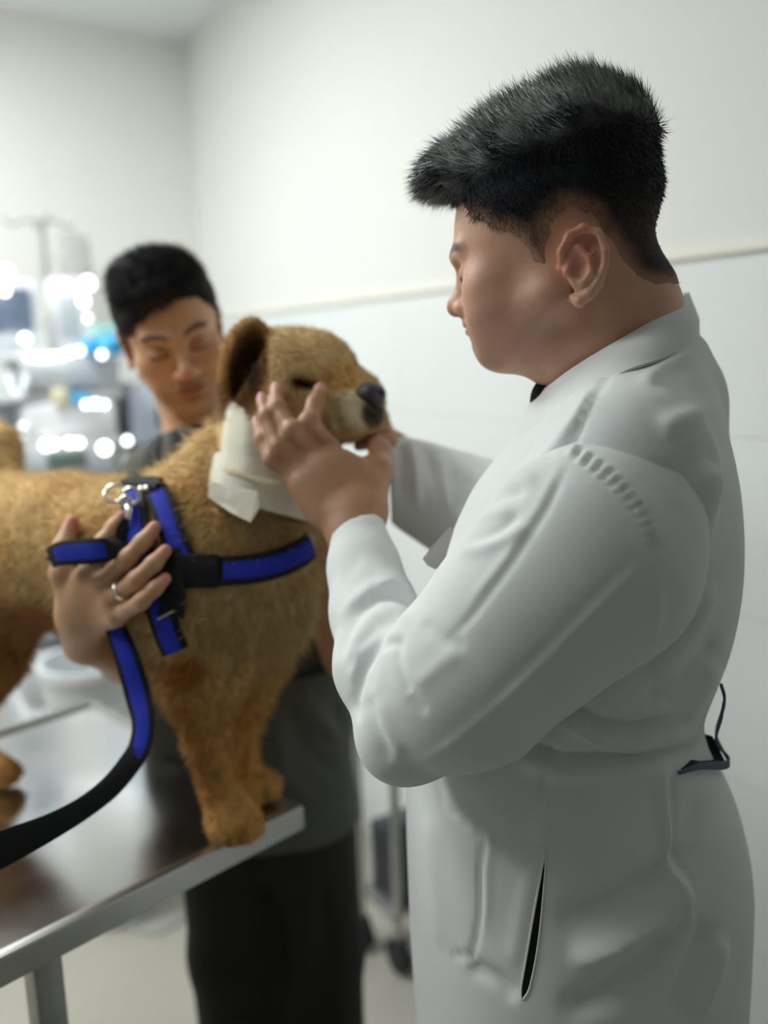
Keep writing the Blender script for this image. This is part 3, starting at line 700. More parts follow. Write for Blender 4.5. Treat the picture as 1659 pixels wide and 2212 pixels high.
def skin_color(V, T, base, o):
    L = T.inv(V); x, y, z = np.abs(L[:, 0]), L[:, 1], L[:, 2]; z = np.where(z < 0, z/o.get('lf', .88), z); base = np.array(base); c = np.tile(base, (len(V), 1))
    face = (y > -.02)
    red = np.array(o['red']); c = mix(c, red, .35*sm(.03, .0, np.hypot(np.hypot(x-.04, y-.07), z+.02))*face)
    c = mix(c, red, .45*sm(.02, .006, np.hypot(np.hypot(x, y-.115), z+.022)))
    c = mix(c, red, .45*sm(.068, .080, x)*sm(.05, .03, np.abs(z))*sm(-.060, -.045, y)*sm(.0, -.01, y))
    st = np.array(o['stubble']); jaw = sm(-.03, -.06, z-.25*np.maximum(.02-y, 0))*sm(-.02, .01, y)+sm(.032, .022, x)*sm(-.036, -.04, z)*sm(-.05, -.046, z)*(y > .06)
    c = mix(c, st, o.get('beard', .35)*np.clip(jaw, 0, 1)*sm(-.16, -.12, z))
    lip = np.array(o['lip']); m = sm(1.15, .9, np.hypot(x/.023, (z+.0565)/.0105))*(y > .072)
    c = mix(c, lip, .8*m)
    c = mix(c, np.array(lin(70, 36, 30)), .85*sm(.0018, .0006, np.abs(z+.0568))*sm(.023, .019, x)*(y > .082))
    br = np.array(o['brow']); zb = .034+.004*np.sin(np.clip((x-.012)/.04, 0, 1)*3.0)-.10*np.maximum(x-.038, 0)
    c = mix(c, br, .85*sm(.0052, .0025, np.abs(z-zb))*sm(.010, .015, x)*sm(.056, .048, x)*(y > .055))
    ey = sm(.0032, .0012, np.abs(z-(.0035+10*(x-.031)**2)))*sm(.0165, .013, np.abs(x-.031))*(y > .06)
    c = mix(c, np.array(lin(40, 26, 22)), .9*ey)
    c = mix(c, np.array(o['shade']), .35*sm(.018, .008, np.hypot((x-.031)*.8, z-.012))*(y > .06))
    c = mix(c, np.array(lin(60, 24, 20)), .8*sm(.0042, .0022, np.hypot(np.hypot(x-.0062, y-.106), z+.034)))
    return c
def finger(S, pts, r, k=.004):
    S.chain(pts, r, k=k)
def in_poly(X, Y, poly):
    """signed distance to a polygon, negative inside"""
    poly = np.asarray(poly, float); d, _ = segdist(X, Y, np.vstack([poly, poly[:1]])); ins = np.zeros(X.shape, bool); j = len(poly)-1
    for i in range(len(poly)):
        a, b = poly[i], poly[j]; cnd = ((a[1] > Y) != (b[1] > Y)) & (X < (b[0]-a[0])*(Y-a[1])/(b[1]-a[1]+1e-12)+a[0]); ins ^= cnd; j = i
    return np.where(ins, -d, d)
def nails(name, tips, m, parent):
    for i, (p, dirv, nn, r) in enumerate(tips):
        b = np.cross(dirv, nn); b /= np.linalg.norm(b); mb = MB(); rings = []
        for u in np.linspace(-1, 1, 7):
            wdt = r*.78*math.sqrt(max(1-.55*u*u, .1)) if u > 0 else r*.78*(1-.12*u*u)
            rings.append([p+dirv*u*r*.75+b*wdt*math.sin(a)+nn*(r*(math.cos(a)-.97)) for a in np.linspace(-.9, .9, 7)]+[p+dirv*u*r*.75+b*wdt*math.sin(a)+nn*(r*(math.cos(a)-1.03)) for a in np.linspace(.9, -.9, 7)])
        mb.loft(rings); mb.build(name, m, parent)
M['nail'] = mat('nail', lin(222, 176, 162), rough=.35)

# ================================================================== PERSON IN THE WHITE COAT
vet = empty('person', (*Wy(1240, 1200, .90)[:2], 0), 'man in a long white lab coat holding the dog head with both hands', 'person')
psi = math.radians(21); fwd0 = A3(-math.cos(psi), math.sin(psi), 0); pit = math.radians(13)
hf = fwd0*math.cos(pit)+A3(0, 0, -math.sin(pit)); lft = A3(-math.sin(psi), -math.cos(psi), 0)
TV = Frame(W(1164, 552, .80)-lft*.078, hf, A3(0, 0, 1), 1.0)
S = Sdf(); head_sdf(S, TV, dict(fat=.006, ear=1.04, cr=.093, eb=.020, ez=-.017, lf=.70, ns=.004, fh=.006))
# neck and throat
nk = [Wy(1330, 620, .89), Wy(1345, 760, .91), Wy(1350, 900, .92)]
S.chain([TV.p(0, -.022, .0), Wy(1318, 690, .90), Wy(1350, 860, .92)], [.060, .064, .072], k=.03)
S.ell(TV.p(0, .018, -.070), A3(.045, .045, .024), TV.R, k=.03)
S.ell(TV.p(0, -.01, -.092), A3(.05, .05, .036), TV.R, k=.03)
lo = TV.p(0, 0, 0)-.2; hi = TV.p(0, 0, 0)+.19; lo[2] = TV.p(0, 0, 0)[2]-.24
V1, Q1 = S.mesh(lo, hi, .0019)
headD = Sdf(); head_sdf(headD, TV, dict(fat=.006, cr=.093, lf=.70, ns=.004, fh=.006, noear=1)); headD.chain([TV.p(0, -.022, .0), Wy(1318, 690, .90), Wy(1350, 860, .92)], [.060, .064, .072], k=.03)
# near hand (left hand) on the dog's cheek
H = Sdf()
wr = W(765, 1150, .985)
mc = dict(i=W(712, 968, 1.035), m=W(676, 985, 1.022), r=W(650, 1008, 1.018), p=W(632, 1030, 1.02))
for kx, rr in (('i', .0165), ('m', .016), ('r', .015), ('p', .0135)):
    off = {'i': 26, 'm': 8, 'r': -10, 'p': -28}[kx]
    H.cone(W(762+off, 1120+(-off)*.45, 1.0), mc[kx], .019, rr-.004, k=.011)
H.ell(W(738, 1060, 1.015), (.040, .020, .05), rotm('Y', -20), k=.02)
H.cone(W(790, 1100, 1.005), W(800, 1020, 1.03), .022, .017, k=.02)
H.cone(W(700, 1110, 1.005), W(660, 1050, 1.015), .015, .013, k=.02)
fing = {
 'i': ([mc['i'], W(668, 912, 1.020), W(680, 872, 1.040), W(692, 840, 1.058)], [.0115, .0112, .0096, .0078]),
 'm': ([mc['m'], W(632, 932, 1.012), W(600, 880, 1.030), W(598, 840, 1.050)], [.0115, .0112, .0096, .0080]),
 'r': ([mc['r'], W(604, 965, 1.012), W(576, 900, 1.028), W(567, 862, 1.045)], [.0118, .0108, .0092, .0074]),
 'p': ([mc['p'], W(588, 992, 1.018), W(566, 948, 1.032), W(556, 912, 1.046)], [.0105, .0095, .0084, .0068])}
for kx in 'imrp': finger(H, fing[kx][0], fing[kx][1], .006)
H.ball(fing['i'][0][1]-cF*.003, .0108, .006); H.ball(fing['m'][0][1]-cF*.003, .0108, .006)
finger(H, [W(790, 1085, 1.01), W(816, 1015, 1.03), W(822, 975, 1.06), W(806, 952, 1.09)], [.020, .0155, .0125, .0098], .01)
for kx in 'imr': H.cone(W(755, 1090, .998), mc[kx]-cF*.009, .002, .003, k=.008)
fd = W(840, 1400, .86)
H.chain([W(766, 1125, .998), W(768, 1165, .985), W(800, 1260, .94)], [.0255, .0235, .027], k=.02)
H.chain([W(753, 1120, .998), W(757, 1165, .985)], [.0225, .0185], k=.015)
H.chain([W(781, 1105, .998), W(778, 1160, .985)], [.0215, .0185], k=.015)
V2, Q2 = H.mesh((-.2, .82, 1.25), (.06, 1.16, 1.72), .0016)
# far hand (right hand) behind the muzzle and under the chin
G = Sdf()
G.chain([W(905, 1030, 1.17), W(858, 992, 1.165), W(840, 975, 1.16)], [.03, .026, .024], k=.015)
G.ell(W(832, 968, 1.165), (.028, .03, .024), k=.015)
G.cone(W(832, 975, 1.15), W(826, 943, 1.145), .018, .014, k=.01)
finger(G, [W(838, 950, 1.165), W(822, 900, 1.19), W(800, 850, 1.20), W(786, 822, 1.195)], [.0125, .0105, .009, .0078], .006)
finger(G, [W(832, 962, 1.18), W(800, 905, 1.215), W(770, 862, 1.225), W(752, 838, 1.222)], [.0125, .011, .009, .0078], .006)
finger(G, [W(828, 975, 1.19), W(785, 930, 1.235), W(752, 895, 1.24), W(735, 872, 1.235)], [.012, .0105, .0088, .0075], .006)
finger(G, [W(824, 990, 1.195), W(780, 960, 1.245), W(750, 940, 1.25), W(728, 925, 1.245)], [.0105, .0095, .008, .007], .006)
finger(G, [W(840, 985, 1.15), W(828, 945, 1.125), W(806, 952, 1.115), W(780, 962, 1.11)], [.018, .0135, .0115, .0095], .008)
V3, Q3 = G.mesh((-.12, 1.0, 1.4), (.12, 1.35, 1.78), .0022)
# core of the body under the clothes
Cc = Sdf()
Cc.chain([Wy(1350, 860, .92), Wy(1330, 1100, .90), Wy(1240, 1500, .89), Wy(1240, 1750, .89)], [.06, .10, .085, .09], k=.05)
Cc.cone(W(1330, 1130, .76), Wy(1300, 1120, 1.03), .06, .06, k=.05)
Cc.chain([W(1310, 1160, .77), W(930, 1545, .83), W(790, 1250, .94)], [.048, .04, .03], k=.03)
Cc.chain([Wy(1300, 1120, 1.03), W(1120, 1190, 1.15), W(920, 1040, 1.165)], [.048, .04, .032], k=.03)
hip = Wy(1260, 1800, .88)
for q in (-1, 1):
    a = hip+A3(-.01, q*.07, 0); k_ = A3(hip[0]-.01, hip[1]+q*.07, .48); an = A3(hip[0]+.01, hip[1]+q*.07, .09)
    Cc.chain([a, k_, an], [.07, .055, .04], k=.02); Cc.cone(an-A3(0, 0, .03), an+fwd0*.13-A3(0, 0, .045), .038, .03, k=.02)
V4, Q4 = Cc.mesh((-.25, .5, .0), (.62, 1.4, 1.6), .009)
V, Q = join((V1, Q1), (V2, Q2), (V3, Q3), (V4, Q4))
sk = lin(208, 160, 134)
cS = skin_color(V, TV, sk, dict(red=lin(206, 116, 96), stubble=lin(150, 112, 98), lip=lin(176, 96, 88), brow=lin(48, 38, 34), shade=lin(150, 100, 84), beard=.5, lf=.70))
L = TV.inv(V); hands = L[:, 1] > .2
hb = np.array(lin(174, 130, 100)); cS[hands] = hb
def tint(c, pts, r, colr, a):
    for p in pts: c = mix(c, np.array(colr), a*sm(r, r*.35, np.linalg.norm(V-p, axis=1)))
    return c
cS = tint(cS, [fing[k_][0][3] for k_ in 'imrp'], .018, lin(222, 160, 150), .8)
cS = tint(cS, [fing[k_][0][1] for k_ in 'imrp'], .014, lin(192, 122, 100), .6)
cS = mix(cS, np.array(lin(120, 66, 52)), .8*sm(.005, .0025, np.linalg.norm(V-TV.p(-.065, -.03, -.055), axis=1)))
link('body', quad_mesh('vet_body', V, Q, cS), M['skin'], vet)
nails('fingernail', [(p[3]-cF*.0085*.9+ (p[3]-p[2])*.15, (p[3]-p[2])/np.linalg.norm(p[3]-p[2]), -cF, r_[3]) for p, r_ in (fing[k_] for k_ in 'imrp')], M['nail'], vet)
# ------------------------------------------------------------------ hair
def hair(T, S, poly, thick, name, parent, colf, spikes, nstr, h=.002, extra=None):
    ex_ = extra if extra is not None else (lambda l: noise3(l, 260, 8)*.0016)
    lo = T.p(0, 0, .04)-.20; hi = T.p(0, 0, .04)+.20
    def post(P, D):
        l = T.inv(P); e = in_poly(l[:, 1], l[:, 2], poly(l)) if callable(poly) else in_poly(l[:, 1], l[:, 2], poly)
        e = e+ex_(l); t = thick(l)*sm(.004, -.018, e)-.004*sm(-.004, .004, e)
        return np.maximum(D-t*T.s, -(D+.006))
    V, Q = S.mesh(lo, hi, h, post, .06); N = vnorm(V, Q)
    # keep only the outer skin of the shell
    L = T.inv(V); e = in_poly(L[:, 1], L[:, 2], poly)+ex_(L); ed = S.ev(V)
    ok = (ed[Q] > -.0015).all(1) & (e[Q] < .006).all(1); Q = Q[ok]; us = np.unique(Q); re = np.full(len(V), -1); re[us] = np.arange(len(us)); V = V[us]; Q = re[Q]; N = N[us]
    L = T.inv(V); e = in_poly(L[:, 1], L[:, 2], poly)+ex_(L)
    c = colf(L, e); o = link(name, quad_mesh(name, V, Q, c*.85), M['haircap'], parent)
    P, vi = pick(V, Q, nstr); l = T.inv(P); Nn = N[vi]; Dl, Ln = spikes(l, thick(l)); Dw = Dl@T.R.T
    Dv = Nn*.35+Dw; Dv += rng.normal(size=P.shape)*.16; Dv /= np.linalg.norm(Dv, axis=1, keepdims=True)
    e2 = in_poly(l[:, 1], l[:, 2], poly); Ln = Ln*(rng.uniform(.6, 1.2, len(P)))*T.s
    cc = c[vi]*rng.uniform(.7, 1.5, (len(P), 1))
    strands('strands', P-Nn*.001, Dv, Ln, .00035, cc, Nn*.5+Dv*.3, M['hair'], o, curl=.35)
    return o
vpoly = [(.12, .088), (.086, .086), (.068, .076), (.056, .054), (.040, .038), (.016, .022), (.008, -.004), (-.004, -.012), (-.010, .006), (-.016, .026), (-.034, .034), (-.052, .022), (-.058, .000), (-.066, -.020), (-.074, -.040), (-.090, -.052), (-.14, -.056), (-.14, .2), (.14, .2), (.14, .088)]
def vthick(l):
    x, y, z = np.abs(l[:, 0]), l[:, 1], l[:, 2]
    t = .003+.007*sm(.0, .08, z)+.017*sm(.07, .125, z)+.018*sm(.05, .095, y)*sm(.07, .10, z)
    t = t+.006*sm(-.03, -.07, y)*sm(.0, .05, z)+.008*sm(-.01, -.06, y)*sm(.06, .1, z)
    return t+noise3(l, 220, 9)*.0012*sm(.06, .1, z)
def vthick_old(l):
    x, y, z = np.abs(l[:, 0]), l[:, 1], l[:, 2]
    t = .0035+.009*sm(.0, .08, z)+.014*sm(.07, .12, z)+.009*sm(.03, .09, y)*sm(.06, .09, z)
    t = t+.010*sm(-.05, -.09, y)*sm(.0, .05, z)*sm(.16, .1, z)
    return t+noise3(l, 130, 9)*.0016*sm(.03, .09, z)
def vcol(l, e):
    n = noise3(l, 160, 2)*.5+.5; c = np.tile(np.array(lin(30, 30, 38)), (len(l), 1))
    c = mix(c, np.array(lin(176, 178, 174)), .85*sm(.15, .7, n)*sm(.085, .12, l[:, 2]+.25*np.maximum(l[:, 1], 0)))  # sheen from overhead light put into the colour as grey on top
    c = mix(c, np.array(lin(62, 50, 46)), .8*sm(.06, .0, l[:, 2]))
    c = mix(c, np.array(lin(192, 146, 122)), .97*sm(-.020, .0, e)*sm(.075, .04, l[:, 2]))
    return c
def vspk(l, t):
    y, z = l[:, 1], l[:, 2]; D = np.zeros_like(l); D[:, 2] = -.75; D[:, 1] = -.1
    top = sm(.075, .11, z); D = mix(D, np.array([0, .55, .75]), top); D = mix(D, np.array([0, .9, -.35]), sm(.05, .09, y)*top)
    return D, .003+.006*sm(.0, .07, z)+.010*top
hair(TV, headD, vpoly, vthick, 'hair', vet, vcol, vspk, 26000)
# ------------------------------------------------------------------ lab coat
def loft_fn(zs, cx, cy, a, b, yaw, top, bot):
    o = np.argsort(zs); zs, cx, cy, a, b = [np.asarray(v, float)[o] for v in (zs, cx, cy, a, b)]
    g = np.linspace(zs[0], zs[-1], 300)
    def sc(v):
        w_ = np.interp(g, zs, v); k_ = np.ones(15)/15; e = np.pad(w_, 7, mode='edge'); return np.convolve(e, k_, 'valid')
    cx, cy, a, b = sc(cx), sc(cy), sc(a), sc(b); ca, sa = math.cos(yaw), math.sin(yaw)
    def fn(P):
        z = P[..., 2]; X = P[..., 0]-np.interp(z, g, cx); Y = P[..., 1]-np.interp(z, g, cy); A = np.interp(z, g, a); Bq = np.interp(z, g, b)
        u = X*ca-Y*sa; v = X*sa+Y*ca
        k0 = np.sqrt((u/A)**2+(v/Bq)**2)+1e-9; k1 = np.sqrt((u/A**2)**2+(v/Bq**2)**2)+1e-9; d = k0*(k0-1)/k1
        return np.maximum(np.maximum(d, z-top), bot-z)
    return fn
def loft_px(levels, wy, yaw, top, bot):
    zs = []; cx = []; cy = []; a = []; b = []
    for py, xl, xr, bb in levels:
        A_ = Wy(xl, py, wy); B_ = Wy(xr, py, wy); c = (A_+B_)/2; e = (B_[0]-A_[0])/2
        aa = math.sqrt(max(e*e-(bb*math.sin(yaw))**2, .0009))/math.cos(yaw)
        zs.append(c[2]); cx.append(c[0]); cy.append(wy); a.append(aa); b.append(bb)
    return loft_fn(zs, cx, cy, a, b, yaw, top, bot)
yawb = math.radians(20)
LV = [(770, 1330, 1480, .06), (810, 1255, 1520, .10), (860, 1180, 1560, .15), (930, 1105, 1583, .18), (1000, 1035, 1592, .19), (1100, 985, 1600, .195), (1250, 935, 1592, .19), (1400, 905, 1555, .175),
      (1480, 895, 1512, .16), (1565, 885, 1490, .16), (1660, 878, 1556, .18), (1760, 876, 1585, .185), (1850, 880, 1602, .19), (2000, 885, 1598, .195), (2212, 900, 1588, .20), (3200, 900, 1640, .21)]
CT = Sdf(); HEM = .52
ztop = Wy(1400, 770, .90)[2]
CT.add(loft_px(LV, .90, yawb, ztop, HEM), .03)
CT.chain([Wy(1390, 830, .90), W(1355, 1010, .76)], [.055, .075], k=.04)            # near shoulder slope
CT.chain([Wy(1370, 840, .92), Wy(1290, 1040, 1.06)], [.055, .075], k=.04)
CT.cone(Wy(1405, 800, .93), Wy(1455, 860, .94), .045, .05, k=.04)
def hemcut(P, D):
    return np.maximum(D, HEM-P[:, 2])
def hollow(P, D): 
    r = np.maximum(D, HEM-P[:, 2]); inner = np.maximum(-(D+.012), P[:, 2]-HEM-.06)
    return np.maximum(r, -np.maximum(D+.012, P[:, 2]-HEM-.06))
V, Q = CT.mesh((-.12, .5, HEM-.04), (.66, 1.34, 1.60), .0052, hollow)
V = relax(V, Q, 2, .5); N = vnorm(V, Q)
coat_folds = [
 ([(1100, 1600), (1230, 1640), (1390, 1640), (1480, 1625), (1530, 1590)], 11, -.007), ([(1100, 1640), (1240, 1668), (1400, 1668), (1480, 1650)], 16, .004),
 ([(1195, 1530), (1270, 1585), (1350, 1612), (1430, 1595), (1490, 1560)], 13, .007), ([(1200, 1510), (1290, 1562), (1370, 1575), (1450, 1548)], 12, -.006), ([(1290, 1520), (1370, 1540), (1450, 1525)], 12, .004),
 ([(1215, 1560), (1200, 1650), (1185, 1760), (1168, 1860)], 22, .0018), ([(1195, 1540), (1182, 1650), (1165, 1750)], 6, -.002),
 ([(1425, 1640), (1432, 1740), (1448, 1850), (1470, 1940), (1500, 2040)], 12, .004), ([(1450, 1650), (1455, 1760), (1475, 1860), (1500, 1960)], 9, -.003),
 ([(1520, 1690), (1512, 1760), (1480, 1840), (1400, 1910), (1290, 1960), (1190, 2000)], 30, -.008), ([(1500, 1880), (1430, 1980), (1330, 2040), (1220, 2080)], 26, .009),
 ([(1480, 1990), (1400, 2080), (1300, 2150), (1200, 2190)], 26, -.007), ([(1560, 2020), (1540, 2110), (1500, 2200)], 16, .006), ([(1530, 1980), (1500, 2080), (1440, 2200)], 22, -.006),
 ([(940, 1680), (958, 1735), (1000, 1775), (1045, 1812), (1037, 1880), (1038, 1960), (1030, 2020), (1018, 2066)], 4.5, -.0026, 1), ([(955, 1680), (985, 1740), (1062, 1800), (1052, 1880), (1052, 1960), (1040, 2030)], 8, .0012),
 ([(1018, 2066), (980, 2062)], 4, -.003, 1), ([(925, 1750), (932, 1900), (950, 2060)], 20, .0015), ([(1010, 2080), (1080, 2120), (1120, 2160)], 16, -.004),
 ([(1150, 1870), (1125, 1990), (1105, 2100)], 20, .0015),
 ([(1560, 1000), (1520, 1130), (1480, 1240)], 30, .005), ([(1500, 1100), (1460, 1250), (1450, 1380)], 26, -.005), ([(1540, 1250), (1490, 1360), (1400, 1460)], 26, .005), ([(1560, 1380), (1480, 1470), (1380, 1520)], 20, -.005), ([(1470, 1560), (1520, 1500), (1556, 1430)], 18, .004),
 ([(1320, 800), (1290, 850), (1235, 960), (1215, 990)], 5, -.003, 1), ([(1290, 830), (1250, 900), (1200, 970), (1130, 1040)], 14, .004), ([(1175, 900), (1150, 960), (1120, 1000)], 4, -.003),
 ([(1500, 760), (1440, 790), (1380, 830)], 14, .003), ([(1560, 880), (1500, 900), (1420, 930)], 24, .004), ([(1580, 960), (1500, 1000), (1430, 1060)], 24, -.004)]
V = relax(crease(V, N, [(f[0], f[1], f[2]*1.5, *f[3:]) for f in coat_folds]), Q, 1, .3)
coat = link('lab_coat', None if False else quad_mesh('coat_body', V, Q), M['coat'], vet); tag(coat, 'white long lab coat')
# slit in the side seam, the dark trousers showing through
sl_pts = [(1178, 1842, .5), (1174, 1880, 3), (1166, 1940, 6), (1158, 2000, 8.5), (1149, 2060, 9.5), (1140, 2110, 9), (1134, 2140, 7), (1129, 2158, .8)]
ctree = BVHTree.FromPolygons([tuple(v) for v in V], [tuple(q) for q in Q])
def on_coat(x, y, off=0):
    r = Vector(ray(x, y)); h = ctree.ray_cast(Vector(CAM), r)
    if h[0] is None: h = ctree.find_nearest(Vector(W(x, y, .8)))
    return np.array(h[0])+np.array(h[1])*off, np.array(h[1])
L_ = [on_coat(x-w_, y, .0006)[0] for x, y, w_ in sl_pts]; R_ = [on_coat(x+w_, y, .0006)[0] for x, y, w_ in sl_pts]
mb = MB(); rings = [[l, r, r+cF*.004, l+cF*.004] for l, r in zip(L_, R_)]; mb.loft(rings); tag(mb.build('pocket_slit', M['black'], coat), 'narrow black opening in the side seam')
for nm, sgn in (('slit_edge', -1), ('slit_edge', 1)):
    mb = MB(); mb.tube(smooth_curve([on_coat(x+sgn*(w_+1.0), y, .0)[0] for x, y, w_ in sl_pts], 4), .0012, 8); mb.build(nm, M['coat'], coat)
# half belt at the back
PX, PY, _d = proj(V)
def edge_pt(py, off):
    m = np.nonzero(np.abs(PY-py) < 7)[0]; k_ = m[np.argmax(PX[m])]; return V[k_]+cR*off
bp = smooth_curve([on_coat(1462, 1668, .002)[0], on_coat(1500, 1655, .004)[0], edge_pt(1625, .004)-cF*.03, edge_pt(1590, .010), edge_pt(1550, .014), edge_pt(1515, .010), edge_pt(1485, .001)], 6)
mb = MB(); mb.strap(bp, [cR*.9-cF*.4]*len(bp), [.0012+.0036*math.sin(math.pi*(i+.5)/len(bp)) for i in range(len(bp))], .002); tag(mb.build('half_belt', M['navy'], coat), 'dark half belt loop at the back of the waist')
r1 = [on_coat(1470, 1662, .001)[0], on_coat(1492, 1642, .001)[0], edge_pt(1615, -.01)-cF*.03, edge_pt(1580, -.001)]; r2 = [on_coat(1474, 1666, .002)[0], on_coat(1505, 1652, .003)[0], edge_pt(1622, .003)-cF*.028, edge_pt(1585, .008)]
mb = MB(); mb.loft([[a, b, b+cF*.004, a+cF*.004] for a, b in zip(r1, r2)]); mb.build('belt_lining', M['piping'], coat)
# chest pocket flap seen edge-on, its shade put into the grey colour
mb = MB(); fp = [Wy(985, 1150, .88), Wy(948, 1190, .88), Wy(924, 1222, .87), Wy(940, 1230, .86), Wy(990, 1210, .86)]
mb.raw([*fp, *[p+A3(-.004, .03, 0) for p in fp]], [(0, 1, 2, 3, 4), (9, 8, 7, 6, 5)]+[(i, i+5, (i+1) % 5+5, (i+1) % 5) for i in range(5)]); mb.build('pocket_flap', mat('flap_shade_grey', lin(120, 118, 116), rough=.8), coat)
# near sleeve
SL = Sdf()
SL.chain([W(1320, 1120, .745), W(1270, 1190, .735), W(1130, 1340, .755), W(1000, 1475, .79)], [.072, .083, .078, .074], k=.03)
SL.ell(W(1330, 1240, .74), (.06, .05, .07), k=.04)
SL.chain([W(1000, 1475, .79), W(900, 1565, .82)], [.074, .048], k=.03)
SL.chain([W(888, 1545, .82), W(832, 1440, .86), W(808, 1320, .92), W(787, 1230, .955), W(768, 1110, 1.0)], [.050, .047, .043, .0365, .029], k=.02)
SL.ell(W(860, 1610, .82), (.030, .03, .030), k=.03)
cc0 = W(766, 1150, .985); nd = W(762, 1100, 1.003)-W(782, 1250, .95); nd /= np.linalg.norm(nd); ncut = nd+(-cR*.30); ncut /= np.linalg.norm(ncut)
def sleeve_post(P, D):
    pl = (P-cc0)@ncut
    inner = np.maximum(D+.008, -(pl+.035))
    return np.maximum(np.maximum(D, pl), -inner)
V, Q = SL.mesh((-.16, .5, 1.1), (.44, 1.14, 1.62), .0034, sleeve_post)
V = relax(V, Q, 2, .5); N = vnorm(V, Q)
sf = [
 ([(1412, 1190), (1300, 1300), (1180, 1425), (1060, 1540), (960, 1620), (880, 1662)], 9, .0035), ([(1400, 1180), (1280, 1300), (1160, 1420), (1040, 1530)], 9, -.002),
 ([(1235, 985), (1180, 1100), (1110, 1210), (1020, 1330), (950, 1400)], 6, -.0025), ([(1225, 980), (1160, 1100), (1090, 1210), (1000, 1320)], 8, .002),
 ([(985, 1175), (1030, 1165), (1075, 1150), (1110, 1120), (1130, 1105)], 9, -.0055), ([(980, 1195), (1040, 1185), (1100, 1160), (1140, 1130)], 11, .005),
 ([(1000, 1110), (1045, 1080), (1100, 1070), (1140, 1060)], 9, -.005), ([(1010, 1090), (1060, 1050), (1120, 1035), (1170, 1030)], 12, .005), ([(1020, 1050), (1080, 1010), (1150, 990), (1210, 985)], 10, -.004), ([(1000, 1140), (1050, 1115), (1110, 1095)], 10, .004),
 ([(908, 1312), (860, 1285), (815, 1290), (770, 1330), (742, 1385), (732, 1440)], 11, -.0075), ([(900, 1290), (850, 1262), (800, 1268), (755, 1310), (735, 1360)], 13, .006),
 ([(900, 1340), (850, 1318), (805, 1335), (770, 1380), (757, 1440)], 14, .006),
 ([(870, 1385), (820, 1400), (785, 1450), (768, 1510), (772, 1570)], 8, -.006), ([(880, 1365), (825, 1375), (780, 1415), (755, 1480)], 10, .004),
 ([(866, 1360), (858, 1420), (868, 1460), (890, 1510)], 8, -.005), ([(835, 1380), (820, 1450), (812, 1520)], 11, .003),
 ([(795, 1500), (812, 1570), (848, 1650)], 12, -.0045), ([(812, 1500), (835, 1570), (870, 1640)], 13, .004), ([(885, 1500), (905, 1525), (925, 1535)], 9, -.004), ([(895, 1485), (960, 1430), (1000, 1400)], 14, .003),
 ([(910, 1340), (950, 1380), (1010, 1400)], 14, -.003), ([(770, 1215), (810, 1230), (850, 1270)], 18, .003), ([(730, 1250), (770, 1260), (820, 1270)], 16, -.003),
 ([(1100, 1580), (1200, 1515), (1320, 1450), (1390, 1400)], 16, .003), ([(1405, 1395), (1420, 1330), (1422, 1250)], 8, .004)]
pk = smooth_curve([A3(1238, 975, 0), A3(1320, 1035, 0), A3(1380, 1105, 0), A3(1420, 1185, 0)], 8)
for i in range(0, len(pk)-1):
    t = pk[i+1]-pk[i]; t /= np.linalg.norm(t); nn = A3(-t[1], t[0], 0); c = pk[i]
    sf.append(([tuple((c-nn*20)[:2]), tuple((c+nn*16)[:2])], 5.5, .0042 if i % 2 == 0 else -.0030))
sf = [(f[0], f[1]*1.25, f[2]*(.62 if f[1] > 6 else .9), *f[3:]) for f in sf]
V = relax(crease(V, N, sf), Q, 1, .5)
sleeve = link('sleeve', quad_mesh('sleeve_near', V, Q), M['coat'], coat)
# far sleeve
S2 = Sdf()
S2.chain([W(835, 1012, 1.165), W(925, 1062, 1.165), W(1010, 1100, 1.15), W(1140, 1140, 1.10), Wy(1300, 1060, 1.03)], [.049, .056, .064, .072, .075], k=.03)
c2_ = W(838, 1010, 1.165); n2 = -(cR+cU*.05)
def sl2(P, D): return np.maximum(np.maximum(D, (P-c2_)@n2), -np.maximum(D+.009, -((P-c2_)@n2+.04)))
V, Q = S2.mesh((-.06, .9, 1.2), (.45, 1.3, 1.72), .0042, sl2); V = relax(V, Q, 2, .5); N = vnorm(V, Q)
V = crease(V, N, [([(880, 945), (900, 1010), (905, 1080), (900, 1110)], 11, .006), ([(925, 965), (940, 1040), (950, 1090)], 10, -.006), ([(950, 980), (965, 1050), (975, 1110)], 9, .005), ([(985, 1005), (990, 1060), (985, 1110)], 8, -.005), ([(860, 950), (868, 1020), (865, 1090)], 8, -.003), ([(1000, 1010), (1010, 1040)], 9, .006)])
link('sleeve', quad_mesh('sleeve_far', V, Q), M['coat'], coat)
# stand collar
ct = smooth_curve([A3(*Wy(x, y, wy)) for x, y, wy in [(1482, 632, .95), (1462, 652, .87), (1400, 698, .835), (1310, 752, .825), (1240, 797, .835), (1192, 834, .87), (1180, 842, .915), (1230, 800, .975), (1340, 725, 1.005), (1440, 655, .99), (1482, 632, .95)]], 8)
cb = smooth_curve([A3(*Wy(x, y, wy)) for x, y, wy in [(1508, 742, .955), (1488, 752, .85), (1420, 778, .79), (1335, 812, .772), (1262, 880, .78), (1205, 950, .80), (1120, 940, .87), (1180, 870, .98), (1330, 790, 1.02), (1450, 745, 1.0), (1508, 742, .955)]], 8)
rings = []
cen = Wy(1350, 730, .91)
for a, b in zip(ct[:-1], cb[:-1]):
    ou = (a-cen); ou[2] = 0; ou /= np.linalg.norm(ou); mid = (a+b)/2+ou*.006
    rings.append([a, a+ou*.004+A3(0, 0, .001), mid+ou*.005, b+ou*.003, b-ou*.003, mid-ou*.001, a-ou*.003])
mb = MB(); rings.append(rings[0]); mb.loft(rings, cap=False); tag(mb.build('collar', M['coat'], coat, ang=50), 'stand-up collar')
